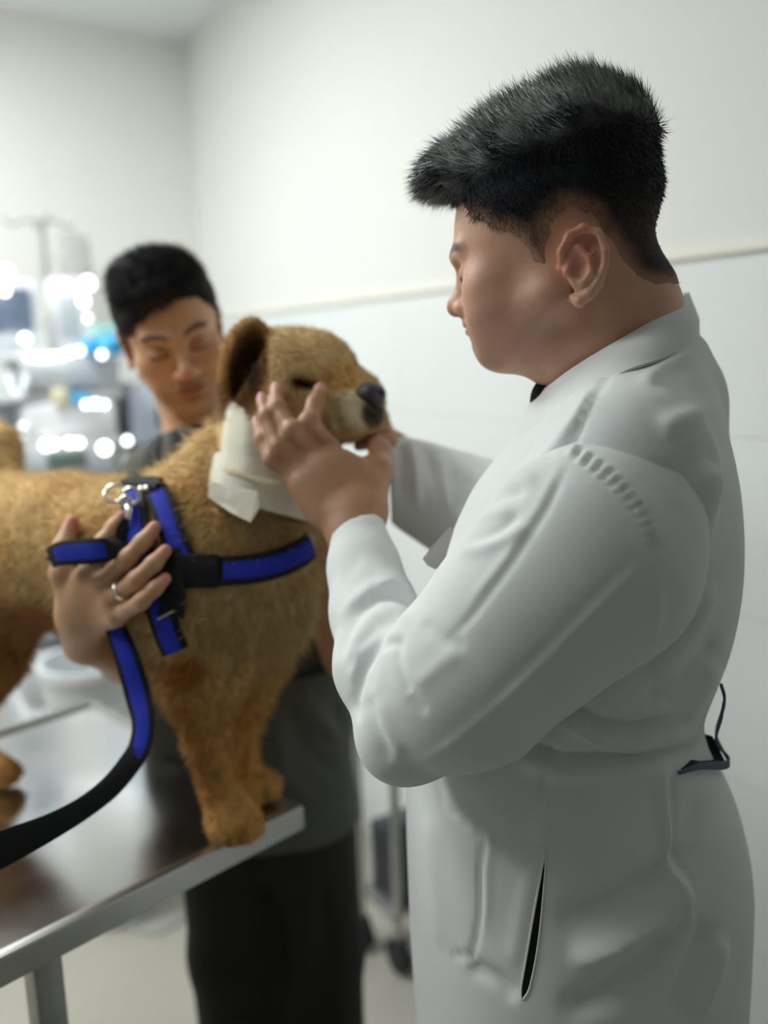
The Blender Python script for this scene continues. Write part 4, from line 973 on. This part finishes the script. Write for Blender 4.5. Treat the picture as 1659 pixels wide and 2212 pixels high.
mb = MB(); mb.tube([b+(b-cen)*A3(1, 1, 0)*.03 for b in cb[8:41]], .0015, 6); mb.build('collar_seam', mat('seam_shade', lin(196, 200, 200), rough=.8), coat)
# dark shirt at the throat
sh = Sdf(); sh.cone(Wy(1345, 800, .92), Wy(1350, 880, .92), .068, .078, k=.02); sh.ell(Wy(1200, 868, .90), (.026, .03, .03), k=.02)
v, q = sh.mesh((.08, .7, 1.33), (.42, 1.15, 1.6), .005); tag(link('shirt', quad_mesh('shirt', v, q), M['black'], vet), 'black shirt under the coat')
# trousers and shoes
tr_ = Sdf()
for qq in (-1, 1):
    a = hip+A3(-.02, qq*.07, -.04); kk = A3(a[0], a[1], .48); an = A3(a[0]+.02, a[1], .10)
    tr_.chain([a, kk, an], [.078, .074, .066], k=.03)
v, q = tr_.mesh((-.05, .5, .0), (.6, 1.35, 1.1), .011, lambda P, D: np.maximum(D, .07-P[:, 2])); link('trousers', quad_mesh('trousers', v, q), M['black'], vet)
def shoe(par, an, fw, m, L=.27):
    s_ = Sdf(); b0 = A3(an[0], an[1], 0)-fw*.06; sd = np.cross(fw, A3(0, 0, 1)); Rm = np.stack([fw, sd, A3(0, 0, 1)], 1)
    s_.ell(b0+fw*(L*.5)+A3(0, 0, .036), (L*.5, .047, .04), Rm, k=.02); s_.cone(b0+fw*.045+A3(0, 0, .04), b0+fw*.05+A3(0, 0, .1), .04, .037, k=.03); s_.ell(b0+fw*(L*.72)+A3(0, 0, .03), (L*.27, .05, .03), Rm, k=.02)
    v, q = s_.mesh(b0-.2, b0+A3(.35, .35, .2)+np.abs(fw)*.1, .006, lambda P, D: np.maximum(D, .004-P[:, 2]))
    if len(v): v[:, 2] = np.maximum(v[:, 2], .003)
    o = link('shoe', quad_mesh('shoe', v, q), m, par); return o
for qq in (-1, 1): shoe(vet, A3(hip[0]+.02, hip[1]+qq*.075, 0), A3(-math.cos(yawb), math.sin(yawb), 0), M['white_pl'])
# ================================================================== PERSON IN GREY SCRUBS
aid = empty('person', (*W(560, 1700, 1.50)[:2], 0), 'young man in grey scrubs leaning over the table and holding the dog', 'person')
f2 = A3(.36, -1, -.40); f2 /= np.linalg.norm(f2)
TL_ = Frame((0, 0, 0), f2, A3(-.26, .05, 1)/1.0, 1.0)
TL_ = Frame(W(388, 756, 1.31)-TL_.R@A3(0, .088, .010), f2, A3(-.26, .05, 1), 1.0)
A = Sdf(); head_sdf(A, TL_, dict(fat=-.004, ear=1.0, lf=.92, cr=.094, ch=.071))
Ah = Sdf(); head_sdf(Ah, TL_, dict(fat=-.004, lf=.92, cr=.094, ch=.071, noear=1))
nb = W(445, 1010, 1.44)
A.chain([TL_.p(0, -.03, -.02), TL_.p(0, -.03, -.09), nb], [.052, .052, .056], k=.025)
lo = np.minimum(TL_.o, nb)-.15; hi = np.maximum(TL_.o, nb)+.17
U1 = A.mesh(lo, hi, .0026)
# right hand laid on the dog's flank
def dsf(x, y, off): return W(x, y, proj(on_dog(x, y)[0])[2]-off)
Hh = Sdf(); HD = 1.062
Hm = dict(i=dsf(193, 1238, .030), m=dsf(216, 1262, .034), r=dsf(240, 1296, .034), p=dsf(252, 1332, .036))
for kx, rr, wx in (('i', .0145, (158, 1345)), ('m', .0145, (168, 1352)), ('r', .014, (182, 1358)), ('p', .0125, (196, 1364))):
    Hh.cone(dsf(wx[0], wx[1]-14, .02), Hm[kx], .018, rr, k=.016)
Hh.ell(dsf(190, 1300, .026), (.030, .017, .040), rotm('Y', 25), k=.02)
Hf = {'i': ([Hm['i'], dsf(222, 1172, .030), dsf(246, 1140, .022), dsf(264, 1116, .016)], [.0115, .0105, .0095, .0078]),
      'm': ([Hm['m'], dsf(275, 1208, .034), dsf(308, 1172, .026), dsf(334, 1140, .018)], [.0118, .0108, .0098, .0080]),
      'r': ([Hm['r'], dsf(296, 1252, .034), dsf(332, 1218, .028), dsf(357, 1190, .020)], [.0112, .0105, .0094, .0078]),
      'p': ([Hm['p'], dsf(305, 1300, .032), dsf(335, 1272, .028), dsf(357, 1250, .022)], [.0102, .0092, .0082, .0070])}
for kx in 'imrp': finger(Hh, *Hf[kx], .006)
finger(Hh, [dsf(160, 1310, .022), dsf(136, 1240, .030), dsf(136, 1185, .026), dsf(154, 1128, .018)], [.020, .0145, .0125, .0088], .010)
fore = [dsf(178, 1335, .022), W(188, 1385, 1.135), W(270, 1418, 1.26), W(360, 1400, 1.43)]
Hh.chain(fore, [.026, .026, .034, .042], k=.02)
U2 = Hh.mesh((-.62, .96, 1.05), (-.215, 1.55, 1.42), .0019)
# left hand holding the neck from the front, forearm rising beside the chest
G2 = Sdf(); lw = W(692, 1145, 1.24)
G2.chain([W(752, 1420, 1.36), W(722, 1300, 1.30), lw, W(680, 1105, 1.23)], [.040, .034, .025, .024], k=.02)
G2.ell(W(676, 1085, 1.225), (.022, .032, .034), k=.015)
for (x0, y0), (x1, y1), (x2, y2), r_ in (((670, 1065), (655, 1062), (652, 1078), .010), ((672, 1078), (660, 1080), (658, 1096), .0095), ((680, 1055), (672, 1030), (668, 1010), .0105), ((690, 1070), (700, 1030), (702, 1005), .010)):
    finger(G2, [W(x0, y0, 1.21), W(x1, y1, 1.17+.01*(x1 > 668)), W(x2, y2, 1.16)], [r_*1.1, r_, r_*.8], .006)
U3 = G2.mesh((-.20, 1.05, 1.05), (.06, 1.48, 1.45), .003)
# hidden core
K2 = Sdf()
K2.chain([nb, W(470, 1150, 1.47), W(540, 1450, 1.48), W(570, 1700, 1.50)], [.056, .09, .085, .085], k=.04)
K2.chain([W(345, 1110, 1.48), W(330, 1260, 1.50), W(360, 1400, 1.43)], [.05, .045, .042], k=.03); K2.chain([W(590, 1100, 1.48), W(690, 1270, 1.46), W(752, 1420, 1.36)], [.05, .045, .040], k=.03)
K2.cone(W(345, 1110, 1.48), W(590, 1100, 1.48), .06, .06, k=.04)
hp2 = W(574, 1740, 1.50); footy = hp2[1]+.02
for q in (-1, 1):
    a = hp2+A3(q*.060, 0, 0); K2.chain([a, A3(a[0]+q*.01, a[1]+.03, .47), A3(a[0]+q*.015, a[1]+.06, .09)], [.07, .055, .04], k=.03)
    K2.cone(A3(a[0]+q*.015, a[1]+.06, .06), A3(a[0]+q*.03, a[1]-.08, .04), .038, .03, k=.02)
U4 = K2.mesh((-.62, 1.2, .0), (.2, 1.8, 1.5), .010)
V, Q = join(U1, U2, U3, U4)
cS = skin_color(V, TL_, lin(214, 164, 128), dict(red=lin(186, 104, 82), stubble=lin(128, 92, 74), lip=lin(176, 98, 92), brow=lin(58, 42, 36), shade=lin(120, 78, 62), beard=.35, lf=.92))
L = TL_.inv(V); far_ = np.linalg.norm(L, axis=1) > .30
cS[far_] = np.array(lin(196, 152, 116))
cS = mix(cS, np.array(lin(128, 92, 76)), .55*sm(.024, .014, np.abs(L[:, 0]))*sm(.012, .006, np.abs(L[:, 2]+.042))*(L[:, 1] > .07))
for kx in 'imrp':
    cS = mix(cS, np.array(lin(216, 140, 128)), .8*sm(.017, .006, np.linalg.norm(V-Hf[kx][0][3], axis=1)))
cS = mix(cS, np.array(lin(216, 132, 118)), .8*sm(.022, .008, np.linalg.norm(V-dsf(154, 1128, .018), axis=1)))
link('body', quad_mesh('aid_body', V, Q, cS), M['skin'], aid)
apoly = [(.12, .086), (.084, .084), (.072, .076), (.058, .052), (.044, .036), (.026, .020), (.014, -.008), (.002, -.012), (-.004, .010), (-.012, .032), (-.030, .036), (-.046, .020), (-.056, -.006), (-.070, -.030), (-.14, -.04), (-.14, .2), (.14, .2), (.14, .086)]
def athick(l):
    x, y, z = np.abs(l[:, 0]), l[:, 1], l[:, 2]
    return .0022+.004*sm(.02, .08, z)+  .011*sm(.07, .115, z)+.006*sm(.05, .09, y)*sm(.08, .10, z)*sm(-.05, .05, l[:, 0])+noise3(l, 200, 12)*.001
def acol(l, e):
    n = noise3(l, 150, 4)*.5+.5; c = np.tile(np.array(lin(30, 27, 30)), (len(l), 1)); c = mix(c, np.array(lin(88, 82, 82)), .4*sm(.4, .95, n)*sm(.08, .12, l[:, 2]))
    return mix(c, np.array(lin(140, 102, 82)), .85*sm(-.018, .002, e)*sm(.065, .03, l[:, 2]))
def aspk(l, t):
    D = np.zeros_like(l); D[:, 2] = -.7; top = sm(.07, .11, l[:, 2]); D = mix(D, np.array([.3, .7, .35]), top); fr = sm(.055, .085, l[:, 1]); D = mix(D, np.array([.3, .35, -.85]), fr); return D, .003+.004*sm(.0, .07, l[:, 2])+.012*top+.012*fr*sm(-.06, .05, l[:, 0])
hair(TL_, Ah, apoly, athick, 'hair', aid, acol, aspk, 16000, h=.0028, extra=lambda l: (l[:, 1] > .03)*(noise3(l, 120, 6)*.0035-.011*sm(-.01, .055, l[:, 0])+.004*sm(.0, -.05, l[:, 0])))
rg = MB(); rc = Hf['r'][0][0]*.52+Hf['r'][0][1]*.48; ax = (Hf['r'][0][1]-Hf['r'][0][0]); ax /= np.linalg.norm(ax); u1 = np.cross(ax, cF); u1 /= np.linalg.norm(u1); u2 = np.cross(ax, u1)
rg.torus(rc, u1, u2, .0120, .0022); ringo = rg.build('ring', M['silver'], None); ringo.name = 'finger_ring'; tag(ringo, 'silver ring on the finger of the hand on the dog flank', 'ring')
mb = MB(); wa = (lw-W(722, 1300, 1.30)); wa /= np.linalg.norm(wa); w1 = np.cross(wa, cF); w1 /= np.linalg.norm(w1); w2 = np.cross(wa, w1)
wp = W(695, 1140, 1.242)
mb.torus(wp, w1, w2, .0275, .0045, m=8); wt = empty('wristwatch', wp, 'dark wristwatch on the wrist below the bandage', 'watch'); mb.build('watch_strap', M['dark_pl'], wt)
mb = MB(); mb.cyl(wp-w2*.024-(0*wa), wp+(cF*-.031), .013); mb.build('watch_case', M['steel_dull'], wt)
# scrub top
T_ = Sdf()
T_.chain([W(395, 1110, 1.47), W(418, 1300, 1.475), W(438, 1500, 1.485), W(466, 1880, 1.52)], [.086, .090, .092, .100], k=.06)
T_.chain([W(560, 1110, 1.47), W(590, 1300, 1.475), W(622, 1500, 1.485), W(656, 1880, 1.52)], [.088, .092, .096, .104], k=.06)
T_.chain([W(500, 1200, 1.45), W(540, 1500, 1.46), W(560, 1880, 1.50)], [.10, .10, .10], k=.06)
T_.chain([W(342, 1038, 1.455), nb+A3(0, .005, .01), W(600, 1050, 1.48)], [.062, .066, .066], k=.04)
T_.chain([W(345, 1110, 1.48), W(330, 1240, 1.50)], [.068, .066], k=.02); T_.chain([W(600, 1100, 1.48), W(672, 1235, 1.47)], [.068, .066], k=.02)
hz = W(600, 1775, 1.50)[2]
v, q = T_.mesh((-.62, 1.15, hz-.03), (.15, 1.75, 1.56), .006, lambda P, D: np.maximum(D, hz-.02*(P[:, 0]+.15)-P[:, 2])); v = relax(v, q, 2); n_ = vnorm(v, q)
v = crease(v, n_, [([(600, 1300), (640, 1380), (650, 1440)], 16, -.006), ([(680, 1290), (690, 1370), (700, 1430)], 14, .006), ([(640, 1480), (690, 1560), (750, 1600)], 18, .007), ([(610, 1500), (660, 1620), (740, 1680)], 18, -.007), ([(590, 1560), (620, 1680), (680, 1740)], 16, .006), ([(720, 1500), (735, 1600)], 12, -.005)])
top = link('scrub_top', quad_mesh('scrub_top', v, q), M['scrubs'], aid)
ttree = BVHTree.FromPolygons([tuple(x) for x in v], [tuple(x) for x in q])
def on_top(x, y, off):
    h = ttree.ray_cast(Vector(CAM), Vector(ray(x, y)))
    if h[0] is None: h = ttree.find_nearest(Vector(W(x, y, 1.4)))
    return np.array(h[0])+np.array(h[1])*off, np.array(h[1])
def trim_on(pts, hw, nm, m):
    c = smooth_curve([A3(x, y, 0) for x, y in pts], 5); PN = [on_top(p[0], p[1], .002) for p in c]
    mb = MB(); mb.strap([p for p, _ in PN], [n for _, n in PN], hw, .003); return mb.build(nm, m, top)
trim_on([(375, 935), (384, 985), (400, 1040), (430, 1090), (470, 1040), (490, 990)], .008, 'neck_trim', M['piping'])
trim_on([(338, 950), (328, 990), (322, 1040), (322, 1100)], .014, 'shoulder_stripe', M['piping'])
trim_on([(590, 1462), (650, 1458), (700, 1444), (728, 1430)], .006, 'waist_tie', M['piping'])
P_ = Sdf()
for q in (-1, 1):
    a = hp2+A3(q*.066, 0, 0); P_.chain([a+A3(0, 0, -.02), A3(a[0]+q*.004, a[1]+.03, .47), A3(a[0]+q*.010, a[1]+.06, .08)], [.086, .084, .074], k=.03)
v, q = P_.mesh((-.62, 1.2, .0), (.25, 1.85, 1.1), .009, lambda P, D: np.maximum(D, .06-P[:, 2])); v = relax(v, q, 2); n_ = vnorm(v, q)
v = crease(v, n_, [([(560, 1900), (600, 2000), (610, 2150)], 16, -.012), ([(650, 1850), (660, 2000), (650, 2180)], 18, .008), ([(700, 1900), (710, 2050), (705, 2200)], 14, -.006)])
link('trousers', quad_mesh('trousers2', v, q), M['trousers'], aid)
for q in (-1, 1): shoe(aid, A3(hp2[0]+q*.088, hp2[1]+.06, 0), A3(q*.10, -1, 0)/math.hypot(.1, 1), M['black'], .26)

# ================================================================== LEASH
le = empty('dog_leash', W(300, 1560, 1.04), 'blue and black webbing leash looped over the hand and trailing across the table', 'leash')
def band_w(name, pts, hw, blue=None, th=.003, face=None, par=None):
    """pts: px, py, depth, half width px"""
    c = smooth_curve([A3(*p) for p in pts], 7); P_ = [W(p[0], p[1], p[2]) for p in c]; h = [p[3]*p[2]/FPX for p in c]; nn = [(-cF if face is None else face)]*len(P_)
    mb = MB(); mb.strap(P_, nn, h, th); o = mb.build(name, M['webblack'], par or le)
    if blue:
        a, b, fr = blue; mb = MB(); mb.strap([p-cF*th*.9 for p in P_][a:len(P_)-b], nn[a:len(P_)-b], [x*fr for x in h][a:len(P_)-b], .0015); tag(mb.build('blue_stripe', M['blueweb'], o), 'royal blue padded stripe')
    return o
band_w('hand_loop', [(114, 1204, 1.048, 22), (132, 1196, 1.038, 26), (170, 1192, 1.030, 28), (208, 1190, 1.024, 28), (234, 1186, 1.028, 26), (254, 1172, 1.045, 22)], 0, (4, 8, .62), .005)
band_w('hand_loop', [(118, 1200, 1.066, 20), (135, 1212, 1.082, 16), (190, 1214, 1.10, 16), (240, 1200, 1.105, 16)], 0)
band_w('clip_strap', [(272, 1120, 1.058, 7), (262, 1150, 1.06, 14), (254, 1175, 1.06, 18)], 0)
band_w('long_strap', [(240, 1318, 1.062, 20), (254, 1365, 1.062, 24), (278, 1430, 1.055, 27), (298, 1500, 1.05, 28), (310, 1560, 1.035, 25), (303, 1610, 1.02, 24), (280, 1650, 1.00, 24), (238, 1700, .985, 24), (180, 1745, .965, 24), (110, 1785, .945, 28), (30, 1822, .925, 36), (-60, 1862, .905, 42), (-160, 1905, .88, 44), (-270, 1990, .84, 46), (-330, 2150, .80, 46)], 0, (0, 59, .6))
mb = MB(); mb.torus(W(272, 1084, 1.066), cR*.7+cU*.3, cU*.7-cR*.3, .0085, .0024); mb.tube([W(276, 1092, 1.064), W(280, 1104, 1.060), W(276, 1122, 1.058)], [.0035, .005, .003], 10); tag(mb.build('snap_hook', M['silver'], le), 'silver snap hook')
# ================================================================== EQUIPMENT ALONG THE LEFT WALL
def Rz(deg): return np.array(Matrix.Rotation(math.radians(deg), 3, 'Z'))
RW = np.stack([-uB, uA, A3(0, 0, 1)], 1)          # x along the wall to the right, y out of the wall
def caster(p, name='caster', par=None, r=.032):
    mb = MB(); sd = uA; mb.cyl(p+A3(0, 0, r)-sd*.012, p+A3(0, 0, r)+sd*.012, r); c = mb.build(name, M['rubber'], par)
    mb = MB(); mb.tube([p+A3(0, 0, r*2+.02), p+A3(0, 0, r*2+.002)], .008, 8); mb.box(p+A3(0, 0, r*2+.003), (.014, .02, .003), RW); mb.build('fork', M['steel_dull'], c)
    return c
def glint(x, y, d, r, m, par): mb = MB(); mb.sph(W(x, y, d), r*.78, 14); return mb.build('highlight_bead', m, par)  # added glowing bead standing in for a specular highlight
def bx(par, nm, m, x0, y0, x1, y1, d, depth, ch=.006):
    """box whose front face spans the two image corners at depth d, extending back towards the wall"""
    a = W(x0, y0, d); b = W(x1, y1, d); w_ = abs((b-a)@(-uB))/2 if False else np.linalg.norm((b-a)[:2])/2; h_ = abs(b[2]-a[2])/2; c = (a+b)/2-uA*(-1)*0
    c = c+(-uA)*depth/2
    mb = MB(); mb.box(c, (w_, depth/2, h_), RW, ch=ch); return mb.build(nm, m, par)
# anaesthesia machine
am = empty('anaesthesia_machine', (*W(140, 1000, 2.55)[:2], 0), 'white wheeled anaesthesia machine with stacked modules and a small black display', 'medical machine')
bc = W(140, 1000, 2.62); bc[2] = 0
mb = MB(); mb.box(bc-uA*.16+A3(0, 0, .13), (.20, .24, .045), RW, ch=.02); mb.build('base', M['grey_pl'], am)
for a, b in ((-.16, -.36), (.16, -.36), (-.16, .04), (.16, .04)): caster(bc+RW@A3(a, b+.0, 0)+A3(0, 0, .0), par=am)
mb = MB(); mb.box(bc-uA*.28+A3(0, 0, .62), (.20, .05, .46), RW, ch=.015); mb.build('back_column', M['white_pl'], am)
for z0, z1 in ((.34, .50), (.52, .68), (.70, .86)):
    mb = MB(); mb.box(bc-uA*.10+A3(0, 0, (z0+z1)/2), (.19, .16, (z1-z0)/2-.006), RW, ch=.01); dr = mb.build('drawer', M['white_pl'], am)
    mb = MB(); mb.box(bc+uA*.066+A3(0, 0, z1-.05), (.07, .007, .008), RW, ch=.004); mb.build('handle', M['grey_pl'], dr)
bx(am, 'worktop', M['white_pl'], -60, 955, 262, 968, 2.52, .42, .003)
bx(am, 'lower_module', M['grey_pl'], 60, 968, 250, 1035, 2.56, .3)
bx(am, 'green_display', M['screen_gr'], 104, 974, 186, 1008, 2.545, .012, .002)
bx(am, 'ventilator_module', M['white_pl'], 60, 872, 252, 945, 2.54, .30, .014)
bx(am, 'side_module', M['grey_pl'], -40, 868, 56, 950, 2.58, .3, .012)
bx(am, 'middle_shelf', M['white_pl'], -50, 852, 262, 862, 2.53, .36, .003)
bx(am, 'display_module', M['grey_pl'], 52, 782, 256, 838, 2.54, .28, .01)
bx(am, 'black_display', M['screen_dk'], 78, 786, 164, 822, 2.528, .012, .002)
bx(am, 'cream_block', M['cream'], 118, 840, 150, 876, 2.50, .05, .004)
bx(am, 'top_shelf', M['white_pl'], -50, 764, 262, 776, 2.52, .36, .003)
for x in (-40, 250): mb = MB(); mb.tube([W(x, 764, 2.66), W(x, 1030, 2.72)], .009, 10); mb.build('shelf_post', M['steel_dull'], am)
mb = MB(); mb.tube(smooth_curve([W(20, 790, 2.50), W(24, 830, 2.47), W(40, 860, 2.46), W(54, 830, 2.47), (W(52, 790, 2.5))], 6), .010, 10); mb.build('breathing_hose', M['white_pl'], am)
mb = MB(); mb.sph(W(54, 1386, 2.46), .032, 18); tag(mb.build('breathing_bag', mat('blue_rubber', lin(60, 84, 170), rough=.35), am), 'blue rubber breathing bag')
mb = MB(); mb.tube([W(54, 1300, 2.5), W(54, 1372, 2.46)], .008, 10); mb.build('bag_hose', M['grey_pl'], am)
for x, y, r_, m in ((62, 772, .010, 'glint'), (80, 772, .012, 'glint'), (98, 771, .012, 'glint'), (116, 770, .012, 'glint'), (134, 768, .011, 'glint'), (150, 762, .013, 'glint'), (172, 757, .013, 'glint'), (220, 766, .013, 'glint'), (186, 874, .012, 'glint'), (206, 872, .014, 'glint'), (226, 874, .011, 'glint'), (100, 962, .018, 'glint'), (116, 960, .015, 'glint'), (150, 957, .016, 'glint'), (170, 957, .015, 'glint'), (226, 968, .022, 'glint'), (275, 952, .014, 'glint'), (48, 920, .010, 'glint_dim')):
    glint(x, y, 2.47, r_, M[m], am)
# patient monitor on the top shelf
pm = empty('patient_monitor', W(20, 760, 2.58), 'white patient monitor with a blue-grey screen on the top shelf', 'monitor')
bx(pm, 'casing', M['white_pl'], -70, 606, 84, 742, 2.56, .12, .014); bx(pm, 'screen', M['screen'], -50, 624, 66, 716, 2.547, .008, .002); bx(pm, 'stand', M['grey_pl'], -10, 742, 40, 762, 2.58, .10, .004)
for x, y, r_ in ((12, 588, .022), (10, 628, .017), (54, 731, .016)): glint(x, y, 2.50, r_, M['glint'], pm)
# second monitor / pump tower behind
pt = empty('infusion_pump', W(150, 760, 2.74), 'pale infusion pump with small round glowing highlights standing beside the pole', 'pump')
bx(pt, 'casing', M['white_pl'], 118, 600, 200, 762, 2.72, .10, .012); bx(pt, 'panel', M['grey_pl'], 130, 640, 170, 730, 2.71, .008, .002)
for x, y, r_, m in ((116, 615, .013, 'glint_dim'), (140, 613, .014, 'glint_dim'), (190, 612, .024, 'glint'), (180, 650, .018, 'glint'), (190, 688, .013, 'glint_dim')): glint(x, y, 2.62, r_, M[m], pt)
# things on the shelf
gb = empty('glove_box', W(225, 764, 2.56), 'bright blue glove box with gloves spilling out', 'glove box')
bx(gb, 'carton', M['blue_pl'], 186, 732, 226, 764, 2.53, .10, .006)
g_ = Sdf(); g_.ball(W(240, 745, 2.50), .028, .01); g_.ball(W(256, 750, 2.51), .018, .01); g_.cone(W(225, 740, 2.52), W(250, 735, 2.5), .02, .016, k=.01); g_.cone(W(240, 750, 2.5), W(262, 738, 2.5), .014, .010, k=.01)
v, q = g_.mesh(W(240, 745, 2.5)-.09, W(240, 745, 2.5)+.09, .004); v = v+vnorm(v, q)*(noise3(v, 160, 3)*.003)[:, None]; link('gloves', quad_mesh('gloves', v, q), M['blue_pl'], gb)
c_ = Sdf(); c_.ell(W(232, 716, 2.72), (.045, .04, .028), k=.02); c_.ell(W(215, 722, 2.70), (.03, .03, .022), k=.02)
v, q = c_.mesh(W(228, 716, 2.72)-.12, W(228, 716, 2.72)+.12, .005); v = v+vnorm(v, q)*(noise3(v, 90, 5)*.005)[:, None]; tag(link('folded_cloth', quad_mesh('cloth', v, q), M['teal_pl']), 'crumpled teal surgical cloth behind the blue gloves', 'cloth')
bx(None, 'blue_pouch', M['blue_pl'], 160, 852, 196, 868, 2.50, .06, .004); tag(bpy.data.objects['blue_pouch'], 'small blue pouch lying above the white ventilator module', 'pouch')
# IV stand
iv = empty('iv_stand', (*W(100, 700, 3.0)[:2], 0), 'steel drip stand with hooks towering over the medical machines', 'drip stand')
ib = W(100, 600, 3.0); ib[2] = 0; topz = W(92, 478, 3.0)[2]
mb = MB(); mb.tube([ib+A3(0, 0, .10), ib+A3(0, 0, 1.2)], .014, 14); mb.tube([ib+A3(0, 0, 1.2), ib+A3(0, 0, topz)], .0105, 14); mb.build('pole', M['steel_dull'], iv)
mb = MB()
for dx in (-1, 1):
    e = ib+A3(0, 0, topz-.01); mb.tube(smooth_curve([e, e+(-uB)*dx*.05+A3(0, 0, .005), e+(-uB)*dx*.095+A3(0, 0, -.012), e+(-uB)*dx*.115+A3(0, 0, .012)], 5), .004, 8)
    mb.tube(smooth_curve([e, e+uA*dx*.05, e+uA*dx*.09+A3(0, 0, -.01), e+uA*dx*.105+A3(0, 0, .012)], 5), .004, 8)
mb.build('hook', M['steel_dull'], iv)
for k in range(5):
    a = math.radians(72*k+20); d_ = A3(math.cos(a), math.sin(a), 0); mb = MB(); mb.tube([ib+A3(0, 0, .115), ib+d_*.11+A3(0, 0, .10), ib+d_*.19+A3(0, 0, .075)], [.016, .013, .010], 10); lg = mb.build('leg', M['steel_dull'], iv)
    mb = MB(); mb.cyl(ib+d_*.19+A3(-.01, 0, .026), ib+d_*.19+A3(.01, 0, .026), .026, 16); mb.build('caster', M['rubber'], lg)
bagc = ib+(-uB)*.1+A3(0, 0, topz-.15)+A3(0, 0, 0)
bg = empty('iv_bag', bagc, 'clear fluid bag hanging from the drip stand', 'fluid bag')
mb = MB(); rings = []
for z, w_, t_ in ((.115, .012, .004), (.105, .045, .008), (.08, .055, .016), (.0, .056, .024), (-.07, .052, .018), (-.095, .03, .008), (-.105, .010, .005)):
    rings.append([bagc+(-uB)*(w_*math.cos(a))+uA*(t_*math.sin(a))+A3(0, 0, z) for a in np.linspace(0, 2*math.pi, 20, endpoint=False)])
mb.loft(rings); mb.build('pouch', M['ivbag'], bg)
mb = MB(); mb.tube(smooth_curve([bagc+A3(0, 0, -.105), bagc+A3(.0, 0, -.2), bagc+A3(.03, -.02, -.35)], 6), .003, 8); mb.build('drip_line', M['ivbag'], bg)
# white analyser on its own trolley, right of the machine
tr = empty('steel_trolley', (*W(315, 1000, 2.75)[:2], 0), 'low steel trolley carrying the bluish white analyser', 'trolley')
tc = W(322, 962, 2.86); th = tc[2]; tc[2] = 0
mb = MB(); mb.box(tc+A3(0, 0, th-.012), (.08, .14, .010), RW, ch=.003); mb.build('top', M['steel_dull'], tr)
mb = MB(); mb.box(tc+A3(0, 0, .30), (.075, .13, .008), RW, ch=.003); mb.build('shelf', M['steel_dull'], tr)
for a in (-.068, .068):
    for b in (-.125, .125):
        mb = MB(); mb.tube([tc+RW@A3(a, b, .085), tc+RW@A3(a, b, th-.022)], .010, 10); l = mb.build('leg', M['steel_dull'], tr); mb = MB(); mb.cyl(tc+RW@A3(a, b-.01, .04), tc+RW@A3(a, b+.01, .04), .038, 18); mb.build('caster', M['rubber'], l)
an_ = empty('blood_analyser', tc+A3(0, 0, th), 'bluish white analyser box with a dark window beside the young man', 'analyser')
bx(an_, 'casing', mat('pale_blue_plastic', lin(206, 216, 234), rough=.4), 282, 836, 376, 960, 2.74, .2, .012); bx(an_, 'window', M['dark_pl'], 342, 882, 372, 922, 2.725, .01, .002)
bx(an_, 'side_panel', M['dark_pl'], 252, 856, 280, 958, 2.76, .18, .006); bx(an_, 'lid', M['white_pl'], 278, 826, 380, 838, 2.735, .21, .004)
# white plastic bin under the bench and a storage box
wb = empty('waste_bin', (*W(190, 1500, 2.3)[:2], 0), 'white plastic bin standing on the floor behind the dog', 'bin')
c0 = W(200, 1420, 2.35); zt_ = c0[2]; c0[2] = 0; rings = []
for z, r_ in ((0, .10), (.01, .108), (zt_-.03, .135), (zt_-.028, .142), (zt_, .142), (zt_, .130), (.02, .098)): rings.append([c0+A3(r_*math.cos(a), r_*math.sin(a), z) for a in np.linspace(0, 2*math.pi, 32, endpoint=False)])
mb = MB(); mb.loft(rings); mb.build('bucket', M['white_pl'], wb)
mb = MB(); mb.tube(smooth_curve([c0+A3(-.14, 0, zt_-.02), c0+A3(-.1, -.12, zt_-.1), c0+A3(.1, -.12, zt_-.1), c0+A3(.14, 0, zt_-.02)], 6), .003, 8); mb.build('handle', M['steel_dull'], wb)

# ================================================================== NARROW STAND BY THE RIGHT WALL
P1 = onz(783, 2010, .045); P2 = onz(862, 2058, .05); P1[2] = 0; P2[2] = 0; inn = -uB
st = empty('instrument_stand', (*((P1+P2)/2)[:2], 0), 'narrow steel instrument stand on black casters by the tiled wall', 'stand')
SH = .86
for p in (P1, P2, P1+inn*.18, P2+inn*.18):
    mb = MB(); mb.tube([p+A3(0, 0, .088), p+A3(0, 0, SH)], .012, 12); l = mb.build('post', M['steel_edge'], st)
    mb = MB(); mb.cyl(p+A3(0, 0, .043)-uB*.014, p+A3(0, 0, .043)+uB*.014, .042, 22); mb.box(p+A3(0, 0, .082), (.016, .016, .006), RA); mb.build('caster', M['rubber'], l)
mid = (P1+P2)/2+inn*.09; hl = np.linalg.norm(P2-P1)/2
for z in (SH, .16): mb = MB(); mb.box(mid+A3(0, 0, z), (hl+.012, .102, .008), RA, ch=.002); mb.build('shelf', M['steel_dull'], st)
for k_, (o_, hh) in enumerate(((-.28, .09), (.25, .11))):
    mb = MB(); mb.box(mid+uA*hl*o_*1.9+A3(0, 0, .168+hh), (.030, .07, hh), RA, ch=.004); o = mb.build('storage_box', M['dark_pl']); tag(o, ['dark box on the stand shelf nearer the young man', 'taller dark box on the stand shelf nearer the white coat'][k_], 'box', 'dark boxes on the stand')
# cable on the floor
mb = MB(); mb.tube(smooth_curve([onz(262, 1985, .006), onz(300, 2008, .006), onz(345, 2012, .006), onz(385, 1990, .006), onz(410, 1962, .006), onz(430, 1900, .006)], 8), .005, 8); tag(mb.build('power_cable', M['grey_pl']), 'thin grey cable lying on the floor beside the trouser leg', 'cable')
